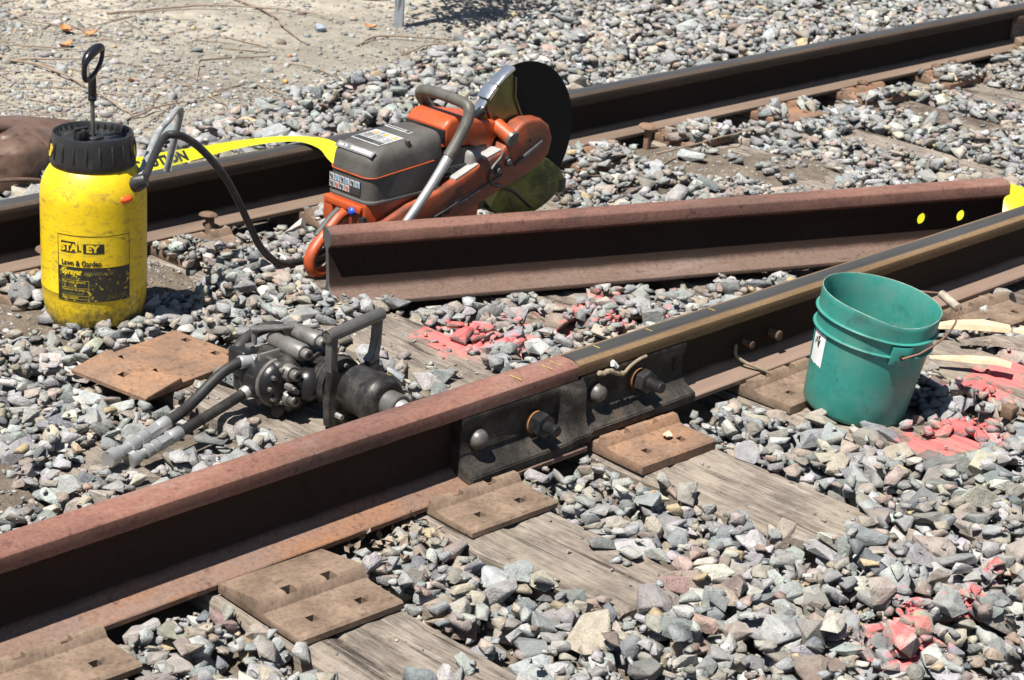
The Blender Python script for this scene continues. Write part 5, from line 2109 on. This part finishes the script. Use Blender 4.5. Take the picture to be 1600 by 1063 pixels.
# stone shapes
def stone_shape(seed, npts, bevel, round_=False):
    rn = random.Random(seed)
    bm = bmesh.new()
    ax = (1.0, rn.uniform(.62, .92), rn.uniform(.38, .64))
    for k in range(npts):
        d = Vector((rn.gauss(0, 1), rn.gauss(0, 1), rn.gauss(0, 1))).normalized()
        if not round_:
            # blunt, slabby blocks: push the points towards the faces of a skewed box
            mx = max(abs(d.x), abs(d.y), abs(d.z))
            d = d.lerp(d / mx, rn.uniform(.3, 1.0)) * rn.uniform(.78, 1.05)
        bm.verts.new((d.x * ax[0] * .5, d.y * ax[1] * .5, d.z * ax[2] * .5))
    res = bmesh.ops.convex_hull(bm, input=bm.verts[:])
    bad = [g for g in res["geom_interior"] + res["geom_unused"] if isinstance(g, bmesh.types.BMVert)]
    bmesh.ops.delete(bm, geom=[b_ for b_ in set(bad) if b_.is_valid], context='VERTS')
    bmesh.ops.dissolve_limit(bm, angle_limit=R(14), verts=bm.verts[:], edges=bm.edges[:])
    if bevel:
        bmesh.ops.bevel(bm, geom=[e for e in bm.edges], offset=bevel, segments=1, affect='EDGES', clamp_overlap=True)
    bmesh.ops.triangulate(bm, faces=bm.faces[:])
    bm.verts.ensure_lookup_table()
    bm.verts.index_update()
    V = np.array([v.co[:] for v in bm.verts], np.float32)
    F = np.array([[v.index for v in f.verts] for f in bm.faces], np.int32)
    bm.free()
    return V, F


FINE = [stone_shape(100 + i, 12, .018) for i in range(44)]
COARSE = [stone_shape(300 + i, 11, 0) for i in range(44)]
GRIT = [stone_shape(500 + i, 8, 0) for i in range(16)]
PALETTE = [((.27, .28, .28), 32), ((.345, .352, .348), 27), ((.43, .43, .415), 17), ((.185, .198, .205), 9), ((.38, .335, .27), 12), ((.33, .25, .21), 5), ((.35, .30, .255), 12), ((.235, .18, .16), 3),
           ((.52, .49, .43), 6), ((.46, .36, .22), 2), ((.29, .27, .24), 14)]
pw = np.array([w for _, w in PALETTE], float)
pw /= pw.sum()
pc = np.array([c for c, _ in PALETTE])


def view_px(P):
    d = P - np.array(CAM)
    z = d @ np.array(fw)
    return np.stack([800 + FPX * (d @ np.array(RR)) / z, 531.5 - FPX * (d @ np.array(UU)) / z], -1), FPX / z


N = 135000
sx = rng.uniform(GX0 + .1, GX1 - .1, N)
sy = rng.uniform(GY0 + .1, GY1 - .1, N)
px, ppm = view_px(np.stack([sx, sy, np.zeros(N)], 1))
ok = (px[:, 0] > -420) & (px[:, 0] < 2250) & (px[:, 1] > -220) & (px[:, 1] < 1420)
sx, sy = sx[ok], sy[ok]
N = len(sx)
size = np.clip(np.exp(rng.normal(math.log(.040), .42, N)), .013, .085)
order = np.argsort(-size + rng.uniform(0, .042, N))             # big ones mostly first, small ones fill the gaps
sx, sy, size = sx[order], sy[order], size[order]
placed = []
for i in range(N):
    x, y, s = sx[i], sy[i], size[i]
    s *= 1.06 if y < -.35 else (1.10 if y > YF + .07 else .94)
    cx_, cy_ = int((x - GX0) / RES), int((y - GY0) / RES)
    if BLOCK[cy_, cx_]:
        continue
    if beyond[cy_, cx_] > .5:
        continue
    rr = max(1, int(s * .40 / RES))
    sl = (slice(cy_ - rr, cy_ + rr + 1), slice(cx_ - rr, cx_ + rr + 1))
    w = H[sl]
    if BLOCK[sl].any() and rng.random() < .93:
        continue
    h = float(np.partition(w.ravel(), int(w.size * .60))[int(w.size * .60)])
    lim = LIM[cy_, cx_]
    thick = s * .46
    z = h + thick * .34
    if z + thick * .46 > lim + .012:                          # bedded down among its neighbours
        if h > lim - .011:
            continue
        z = lim + rng.uniform(-.003, .012) - thick * .34
        h = z - thick * .34
    placed.append((x, y, z, s))
    dist = (XX[sl] - x) ** 2 + (YY[sl] - y) ** 2
    top = h + thick * .84 * np.sqrt(np.clip(1 - dist / (s * .52) ** 2, 0, 1))
    H[sl] = np.where(dist < (s * .48) ** 2, np.maximum(w, top), w)
# single stones lying about on the ties, the plates' ends and the dirt
lone = [(3.615, -.66, .055), (2.77, -.36, .058), (2.70, -.40, .036), (3.30, .42, .05), (3.18, .33, .07), (3.24, .30, .055), (2.93, .50, .03), (2.78, .62, .035), (2.50, .17, .045), (2.55, .56, .03),
        (5.02, 1.02, .06), (4.72, 1.16, .09), (5.95, 1.02, .03), (4.35, -.09, .07), (4.42, -.12, .085), (4.28, -.16, .06), (2.21, .36, .05)]
for x, y, s in lone:
    cx_, cy_ = int((x - GX0) / RES), int((y - GY0) / RES)
    placed.append((x, y, max(0.0, float(H[cy_, cx_])) + s * .2, s))
placed = np.array(placed)
print("stones", len(placed))

# which ones show largest
pxl, pm = view_px(placed[:, :3])
inv = (pxl[:, 0] > 5) & (pxl[:, 0] < 1595) & (pxl[:, 1] > 5) & (pxl[:, 1] < 1058)
ci = ((placed[:, 1] - GY0) / RES).astype(int)
cj = ((placed[:, 0] - GX0) / RES).astype(int)
top_clear = (placed[:, 2] + placed[:, 3] * .2) >= H[ci, cj] - .006
score = np.where(inv & top_clear, placed[:, 3] * pm, 0)
big = set(np.argsort(-score)[:300].tolist())


def rot_mats(n):
    """random turns about z with a random lean, flat side mostly down"""
    a = rng.uniform(0, 2 * math.pi, n)
    b = rng.normal(0, .22, n)
    g = rng.normal(0, .22, n)
    ca, sa, cb, sb, cg, sg = np.cos(a), np.sin(a), np.cos(b), np.sin(b), np.cos(g), np.sin(g)
    o, z = np.ones(n), np.zeros(n)
    Rz = np.stack([np.stack([ca, -sa, z], -1), np.stack([sa, ca, z], -1), np.stack([z, z, o], -1)], 1)
    Rx = np.stack([np.stack([o, z, z], -1), np.stack([z, cb, -sb], -1), np.stack([z, sb, cb], -1)], 1)
    Ry = np.stack([np.stack([cg, z, sg], -1), np.stack([z, o, z], -1), np.stack([-sg, z, cg], -1)], 1)
    return Rz @ Rx @ Ry


def colours(n):
    c = pc[rng.choice(len(pc), n, p=pw)]
    c = c * 1.03 * rng.normal(1, .15, (n, 1)) * rng.normal(1, .03, (n, 3))
    return np.clip(c, .05, .75)


def joined(name, P, S, shapes_pick, mat, parent, scale3=None):
    n = len(P)
    Rm = rot_mats(n)
    C = colours(n)
    vs_, fs_, cs_ = [], [], []
    o = 0
    for i in range(n):
        Vv, Ff = shapes_pick(i)
        sc = S[i] if scale3 is None else S[i] * scale3[i]
        q = (Vv * sc) @ Rm[i].T + P[i]
        vs_.append(q)
        fs_.append(Ff + o)
        cs_.append(np.repeat(C[i][None], len(Vv), 0))
        o += len(Vv)
    Va, Fa, Ca = np.concatenate(vs_).astype(np.float32), np.concatenate(fs_).astype(np.int32), np.concatenate(cs_).astype(np.float32)
    me = bpy.data.meshes.new(name)
    me.vertices.add(len(Va))
    me.vertices.foreach_set("co", Va.ravel())
    me.loops.add(Fa.size)
    me.loops.foreach_set("vertex_index", Fa.ravel())
    me.polygons.add(len(Fa))
    me.polygons.foreach_set("loop_start", np.arange(0, Fa.size, 3, dtype=np.int32))
    me.polygons.foreach_set("loop_total", np.full(len(Fa), 3, np.int32))
    me.update(calc_edges=True)
    ca = me.color_attributes.new("stone_colour", 'FLOAT_COLOR', 'POINT')
    ca.data.foreach_set("color", np.concatenate([Ca, np.ones((len(Ca), 1), np.float32)], 1).ravel())
    ob_ = link(name, me, mat, parent)
    print(name, n, len(Fa))
    return ob_


bed = bpy.data.objects.new("ballast", None)
col.objects.link(bed)
tag(bed, "grey crushed stone ballast bed around the ties and rails", kind='structure')
rest = np.array([i for i in range(len(placed)) if i not in big])
near = placed[rest, 3] * pm[rest] > 24
picks = rng.integers(0, 44, len(rest))
sc3 = np.stack([np.ones(len(rest)), rng.uniform(.8, 1.15, len(rest)), rng.uniform(.8, 1.2, len(rest))], 1)
st = joined("crushed_stone", placed[rest, :3], placed[rest, 3] * 1.12, lambda i: (FINE if near[i] else COARSE)[picks[i]], M['stone'], bed, sc3)
tag(st, kind='stuff')

shape_me = []
for Vv, Ff in FINE[:30]:
    me = bpy.data.meshes.new("stone")
    me.from_pydata(Vv.tolist(), [], Ff.tolist())
    me.materials.append(M['stone_part'])
    shape_me.append(me)
bl = sorted(big)
Rb = rot_mats(len(bl))
Cb = colours(len(bl))
for q, i in enumerate(bl):
    o = bpy.data.objects.new("stone", shape_me[q % 30])
    col.objects.link(o)
    o.parent = bed
    x, y, z, s = placed[i]
    mw = Matrix(Rb[q].tolist()).to_4x4()
    o.rotation_euler = mw.to_euler()
    o.location = (x, y, z)
    s *= 1.12
    o.scale = (s, s * rng.uniform(.85, 1.15), s * rng.uniform(.85, 1.2))
    o.color = (*Cb[q], 1)

# grit and chips between the stones, on the ties and in the trodden dirt
NG = 170000
qx = rng.uniform(GX0 + .1, GX1 - .1, NG)
qy = rng.uniform(GY0 + .1, GY1 - .1, NG)
px, _ = view_px(np.stack([qx, qy, np.zeros(NG)], 1))
ii, jj = ((qy - GY0) / RES).astype(int), ((qx - GX0) / RES).astype(int)
keep = (px[:, 0] > -200) & (px[:, 0] < 1800) & (px[:, 1] > -120) & (px[:, 1] < 1180) & ~BLOCK[ii, jj] & (beyond[ii, jj] < .6)
dens = np.where(tie_mask[ii, jj], np.where(qy < 0, .03, .14 + .2 * (cover[ii, jj] > .5)), .55 + .45 * np.clip(patch[ii, jj] * 1.5, 0, 1))
keep &= rng.random(NG) < dens
keep &= tie_mask[ii, jj] | (H[ii, jj] < np.clip(LIM[ii, jj], -.02, .1) - .012) | (patch[ii, jj] > .35) | (rng.random(NG) < .06)
qx, qy, ii, jj = qx[keep], qy[keep], ii[keep], jj[keep]
gs = np.clip(np.exp(rng.normal(math.log(.0100), .45, len(qx))), .004, .024)
gp = np.stack([qx, qy, H[ii, jj] + gs * .1], 1)
gk = rng.integers(0, 16, len(qx))
g_ = joined("stone_chips", gp, gs, lambda i: GRIT[gk[i]], M['stone'], bed)
tag(g_, kind='stuff')

# pebbles strewn on the sandy soil behind the track
ROUND = [stone_shape(700 + i, 16, 0, True) for i in range(20)]
NP = 330000
qx = rng.uniform(2.3, 11.5, NP)
qy = rng.uniform(1.7, 6.4, NP)
px, _ = view_px(np.stack([qx, qy, np.zeros(NP)], 1))
cr = np.interp(qx, [2.6, 3.4, 3.9, 4.7, 5.4, 6.2, 8.0, 11.0], [1.92, 2.16, 2.36, 2.52, 2.78, 3.05, 3.7, 4.2])
keep = (px[:, 0] > -260) & (px[:, 0] < 1860) & (px[:, 1] > -150) & (px[:, 1] < 420) & (qy > cr - .1)
left_w = np.clip((4.9 - qx) / 1.3, .22, 1)                     # stonier to the left, bare sand in the middle
clump = np.array([.5 + .5 * noise.noise((a * 3.1, b * 3.1, 5.0)) for a, b in zip(qx, qy)])
keep &= rng.random(NP) < left_w * (clump * 1.6) + .6 * np.exp(-np.abs(qy - cr) / .12)
qx, qy = qx[keep], qy[keep]
gs = np.clip(np.exp(rng.normal(math.log(.0095), .62, len(qx))), .0035, .07)
gz = np.array([ground_z(a, b) for a, b in zip(qx, qy)])
gk = rng.integers(0, 20, len(qx))
pb = joined("pebble_gravel", np.stack([qx, qy, gz + gs * .08], 1), gs, lambda i: (ROUND[gk[i]] if gs[i] > .014 else GRIT[gk[i] % 16]), M['stone'], None)
tag(pb, "small mixed pebbles strewn over the sandy soil behind the far rail", kind='stuff')
# ------------------------------------------------------------------ things on the soil behind the track
def gz(x, y):
    return ground_z(x, y)


def boulder(x, y, s, colr, label, seed, name="rock"):
    Vv, Ff = stone_shape(seed, 22, .05, True)
    me = bpy.data.meshes.new(name)
    me.from_pydata(Vv.tolist(), [], Ff.tolist())
    me.shade_smooth()
    me.set_sharp_from_angle(angle=R(28))
    me.materials.append(M['stone_part'])
    o = link(name, me, None, None, (x, y, gz(x, y) + s * .12), (random.uniform(-.2, .2), random.uniform(-.2, .2), random.uniform(0, 6)))
    o.scale = (s, s, s)
    o.color = (*colr, 1)
    tag(o, label, "rock")
    return o


boulder(3.315, 2.53, .105, (.62, .58, .50), "pale rounded rock behind the sprayer handle", 41)
boulder(3.375, 2.50, .085, (.50, .44, .34), "tan rock touching the pale rounded rock behind the sprayer", 42)
boulder(3.20, 2.40, .035, (.72, .70, .66), "small white stone on the soil above the sprayer cap", 43)
boulder(3.60, 2.66, .06, (.40, .41, .40), "smooth grey stone on the soil right of the pump handle", 44)
boulder(4.92, 3.13, .075, (.34, .39, .45), "bluish rounded stone left of the metal post", 45)
boulder(3.64, 2.32, .12, (.27, .31, .33), "broad flat blue-grey stone at the edge of the ballast behind the sprayer hoses", 46)
boulder(4.55, 2.86, .032, (.45, .24, .12), "small orange-brown clod on the bare sand", 47)
boulder(4.42, 3.55, .05, (.40, .41, .40), "grey stone near the top edge above the bare sand", 48)
boulder(4.33, 2.62, .032, (.62, .38, .10), "small yellow-orange stone on the ballast edge", 49)

# metal post
post = MB()
post.prism([(-.022, -.018), (.022, -.018), (.022, -.014), (.006, -.014), (.006, .016), (-.006, .016), (-.006, -.014), (-.022, -.014)], -.3, 1.25, axis='z')
po = obj("metal_post", post, M['galv'], None, 0, (5.235, 3.043, 0), (0, 0, R(40)))
tag(po, "grey metal post standing in the soil at the top edge", "post")

# twigs, each a thin crooked stick
twigs = [
    ([(3.80, 3.95), (3.72, 3.62), (3.66, 3.32), (3.72, 3.10), (3.66, 2.72), (3.62, 2.50)], .007, "long crooked grey twig running down past the sprayer handle"),
    ([(3.66, 3.32), (3.86, 3.12), (4.02, 3.14)], .004, "thin side twig forking off the long twig behind the sprayer"),
    ([(4.10, 4.0), (4.02, 3.72), (4.20, 3.40)], .004, "short grey twig near the top edge left of the sand"),
    ([(4.95, 3.72), (4.90, 3.40), (4.78, 3.16), (4.72, 2.98)], .006, "dark twig curving down over the bare sand"),
    ([(4.35, 3.68), (4.75, 3.58), (5.02, 3.35), (5.06, 3.16)], .005, "grey twig along the top of the bare sand"),
    ([(4.86, 2.86), (5.00, 2.90), (5.20, 2.84), (5.34, 2.80)], .005, "thin twig lying on the sand left of the post foot"),
    ([(4.95, 2.72), (5.15, 2.76), (5.35, 2.74)], .004, "twig beside the ballast edge below the post"),
    ([(5.55, 3.55), (5.30, 3.60), (5.45, 3.40), (5.70, 3.45)], .005, "dark tangled twig in the shade right of the post"),
    ([(5.40, 3.42), (5.62, 3.36), (5.88, 3.50)], .006, "stout dark stick in the shade right of the post"),
    ([(6.15, 2.98), (6.5, 3.05), (6.95, 3.22), (7.3, 3.35)], .004, "long thin twig across the ballast at the top"),
    ([(3.50, 3.52), (3.78, 3.40), (4.0, 3.2)], .004, "pale straight twig crossing the long twig"),
    ([(3.55, 2.46), (3.74, 2.52), (3.95, 2.56)], .004, "thin grey twig lying by the ballast edge behind the cap"),
    ([(4.60, 1.20), (5.05, 1.22), (5.22, 1.30)], .0035, "curved tan twig on the ballast between the rails"),
]
for k, (pts, r, lab) in enumerate(twigs):
    P = []
    for i, (x, y) in enumerate(pts):
        P.append((x, y, gz(x, y) + r * .8 + .022 * (.4 + .6 * abs(noise.noise((x * 3, y * 3, k)))) * (0 if i in (0, len(pts) - 1) else 1) + (.05 if k == 12 else 0)))
    S = spline(P, 7)
    S = [p + Vector((noise.noise((p.x * 16, p.y * 16, k)), noise.noise((p.x * 16, p.y * 16, k + 9)), 0)) * .012 for p in S]
    mb = MB()
    mb.rod(S, [r * (1 - .65 * i / len(S)) for i in range(len(S))], 7)
    # a few short side shoots
    for j in range(2, len(S) - 2, 6):
        d = Vector((noise.noise((j, k, 1.0)), noise.noise((j, k, 2.0)), .25 * abs(noise.noise((j, k, 3.0))))).normalized() * .09
        mb.rod([S[j], S[j] + d * .5 + Vector((0, 0, .004)), S[j] + d], [r * .5, r * .4, r * .2], 5)
    o = obj("twig", mb, M['twig'])
    tag(o, lab, "twig", "twigs behind the track")

# dead leaves and bark crumbs: small curled flakes
def flake(x, y, z, s, mat, rot, label, name="dry_leaf", grp="dry leaves on the soil"):
    V, F = [], []
    n = 6
    for i in range(n + 1):
        t = i / n
        w = math.sin(math.pi * (0.06 + .9 * t)) * .34
        for j in (-1, 0, 1):
            V.append(((t - .5) * s, j * w * s, s * (.16 * (t - .5) ** 2 * 4 + .12 * abs(j))))
    for i in range(n):
        for j in range(2):
            F.append((i * 3 + j, i * 3 + j + 1, i * 3 + j + 4, i * 3 + j + 3))
    nv = len(V)
    V += [(a, b, c - .0012) for a, b, c in V]
    F += [tuple(q + nv for q in f[::-1]) for f in F]
    mb = MB()
    mb.add(V, F)
    o = obj(name, mb, mat, None, 60, (x, y, z), rot)
    tag(o, label, "leaf", grp)
    return o


for k, (x, y, s, lab) in enumerate([(3.93, 3.32, .055, "orange dry leaf on the soil right of the pump handle"), (4.05, 3.50, .07, "reddish dry leaf near the top, above the other leaves"),
                                    (4.10, 3.42, .05, "second reddish dry leaf beside the first near the top"), (3.86, 2.84, .04, "dark brown dry leaf above the tape"),
                                    (5.10, 3.05, .05, "orange dry leaf on the bare sand left of the post")]):
    flake(x, y, gz(x, y) + .008, s, M['leaf'], (random.uniform(-.4, .4), random.uniform(-.4, .4), k * 1.3), lab)
flake(3.03, -.19, .0265, .030, M['splinter'], (0, 0, .6), "tiny dry tan leaf on the orange-brown tie plate")
# leaf litter by the foot of the rail
mb = MB()
rl = random.Random(5)
for k in range(70):
    x, y = 2.36 + rl.uniform(-.13, .12), -.17 + rl.uniform(-.07, .10) - .0
    if 2.39 < x < 2.7 and y > -.3:
        x = 2.30 + rl.uniform(-.1, .07)
    z = -.02 + .03 * rl.random() + .012
    s = rl.uniform(.012, .03)
    T = Matrix.Translation((x, y, z)) @ Euler((rl.uniform(-1, 1), rl.uniform(-1, 1), rl.uniform(0, 6))).to_matrix().to_4x4()
    mb.add([(-s / 2, 0, 0), (0, -s * .3, s * .15), (s / 2, 0, 0), (0, s * .3, s * .12), (0, 0, -.002)], [(0, 1, 2, 3), (0, 4, 1), (1, 4, 2), (2, 4, 3), (3, 4, 0)], T)
o = obj("leaf_litter", mb, M['twig'], None, 0)
tag(o, "shredded dry leaf litter among stones beside the near rail", kind='stuff')

# split wood right of the bucket
def stick(name, pts, w, h, mat, label, cat, seed):
    mb = MB()
    P = [Vector(p) for p in pts]
    V, F = [], []
    for i, p in enumerate(P):
        t = (P[min(i + 1, len(P) - 1)] - P[max(i - 1, 0)]).normalized()
        nrm = Vector((-t.y, t.x, 0)).normalized()
        f = .35 if i == 0 else (.75 if i == len(P) - 1 else 1)
        f *= 1 + .3 * noise.noise((i * 1.3, seed, 0))
        for a, b in ((-1, 0), (1, 0), (.9, 1), (-.7, .8)):
            V.append(p + nrm * (a * w * f / 2) + Vector((0, 0, b * h * f)))
    for i in range(len(P) - 1):
        for j in range(4):
            F.append((i * 4 + j, i * 4 + (j + 1) % 4, i * 4 + 4 + (j + 1) % 4, i * 4 + 4 + j))
    F += [(3, 2, 1, 0), tuple((len(P) - 1) * 4 + j for j in range(4))]
    mb.add(V, F)
    o = obj(name, mb, mat, None, 25)
    tag(o, label, cat, "split wood right of the bucket")
    return o


stick("wood_splinter", [(4.02, -.15, .03), (4.08, -.20, .034), (4.13, -.25, .035), (4.17, -.30, .034)], .032, .016, M['splinter'], "pale fresh splinter lying on the tie just right of the bucket rim", "wood splinter", 1)
stick("wood_splinter", [(4.175, -.305, .034), (4.20, -.335, .033), (4.23, -.365, .03)], .030, .015, M['splinter'], "short pale splinter end at the right edge of the photo", "wood splinter", 2)
stick("wood_splinter", [(3.87, -.27, .028), (3.93, -.34, .028), (3.97, -.385, .028), (3.985, -.42, .026)], .030, .010, M['splinter'], "flat pale lath slanting down beside the bucket towards the red stones", "wood splinter", 3)
stick("wood_splinter", [(4.05, -.24, .012), (4.12, -.30, .014), (4.16, -.37, .012), (4.18, -.42, .012)], .045, .018, M['tie'], "grey weathered wood chunk under the pale splinters", "wood splinter", 4)
# thin rusty bar at lower right
mb = MB()
mb.rod([(3.765, -.555, .016), (3.79, -.62, .018), (3.80, -.70, .016)], [.007, .008, .007], 6, flat=.7)
mb.box((3.745, -.570, .004), (3.775, -.540, .034), .004)
o = obj("rusty_bar", mb, M['rust_dark'])
tag(o, "thin rusty bar with a square end on the stones below the red paint", "bar")
# flat rusty strip by the saw's handle
mb = MB()
mb.box((-.06, -.012, -.004), (.06, .012, .004), .002)
o = obj("rusty_strip", mb, M['plate'], None, 35, (3.085, 1.165, .012), (R(6), R(4), R(-52)))
tag(o, "small flat rusty strip on the stones behind the saw's rear handle", "strip")

# shrub rooted beyond the picture's top edge, leaning over; its shade reaches the soil right of the post
shr = thing("shrub", "dark leafy shrub at the top edge shading the soil right of the metal post", "shrub", (5.75, 3.62, 0))
mb = MB()
rs = random.Random(12)
lv = MB()
for k in range(10):
    q = Vector((rs.uniform(-.50, .05), rs.uniform(-.74, -.40), rs.uniform(.36, .62)))
    mb.rod(spline([(rs.uniform(-.03, .03), rs.uniform(-.03, .03), -.05), q * .35 + Vector((0, 0, .22)), q], 5), [.010, .0095, .009, .0085, .008, .007, .006, .005, .004, .0035, .003], 6)
    for j in range(95):
        p = q + Vector((rs.gauss(0, .10), rs.gauss(0, .08), rs.gauss(0, .09)))
        p.z = max(p.z, .27)
        T = Matrix.Translation(p) @ Euler((rs.uniform(-1, 1), rs.uniform(-1, 1), rs.uniform(0, 6))).to_matrix().to_4x4()
        s_ = rs.uniform(.03, .055)
        lv.add([(-s_ / 2, 0, 0), (0, -s_ * .28, .004), (s_ / 2, 0, 0), (0, s_ * .28, .004)], [(0, 1, 2, 3)], T)
obj("stem", mb, M['twig'], shr, 50)
o = obj("foliage", lv, simple("dull_green_leaf", (.05, .085, .025), .6, var=.4).m, shr, 0)
# fine dry twig litter over the soil
mb = MB()
rt = random.Random(31)
for k in range(150):
    if k < 150:
        x, y = rt.uniform(3.1, 4.6), rt.uniform(2.35, 4.4)
    else:
        x, y = rt.uniform(4.5, 6.6), rt.uniform(2.7, 3.9)
    if y < crest(x) + .06:
        continue
    a, L = rt.uniform(0, 6.28), rt.uniform(.06, .34)
    P = []
    for i in range(6):
        t = i / 5 - .5
        px_, py_ = x + math.cos(a) * L * t + .10 * L * noise.noise((k, i * .7, 0)), y + math.sin(a) * L * t + .10 * L * noise.noise((k, i * .7, 4))
        P.append((px_, py_, gz(px_, py_) + .005 + .010 * abs(noise.noise((k, i, 7)))))
    r_ = rt.uniform(.0012, .0032)
    mb.rod(P, [r_, r_, r_ * .9, r_ * .8, r_ * .7, r_ * .5], 5)
o = obj("twig_litter", mb, M['twig'], None, 60)
tag(o, "fine dry twig litter scattered over the soil behind the track", kind='stuff')
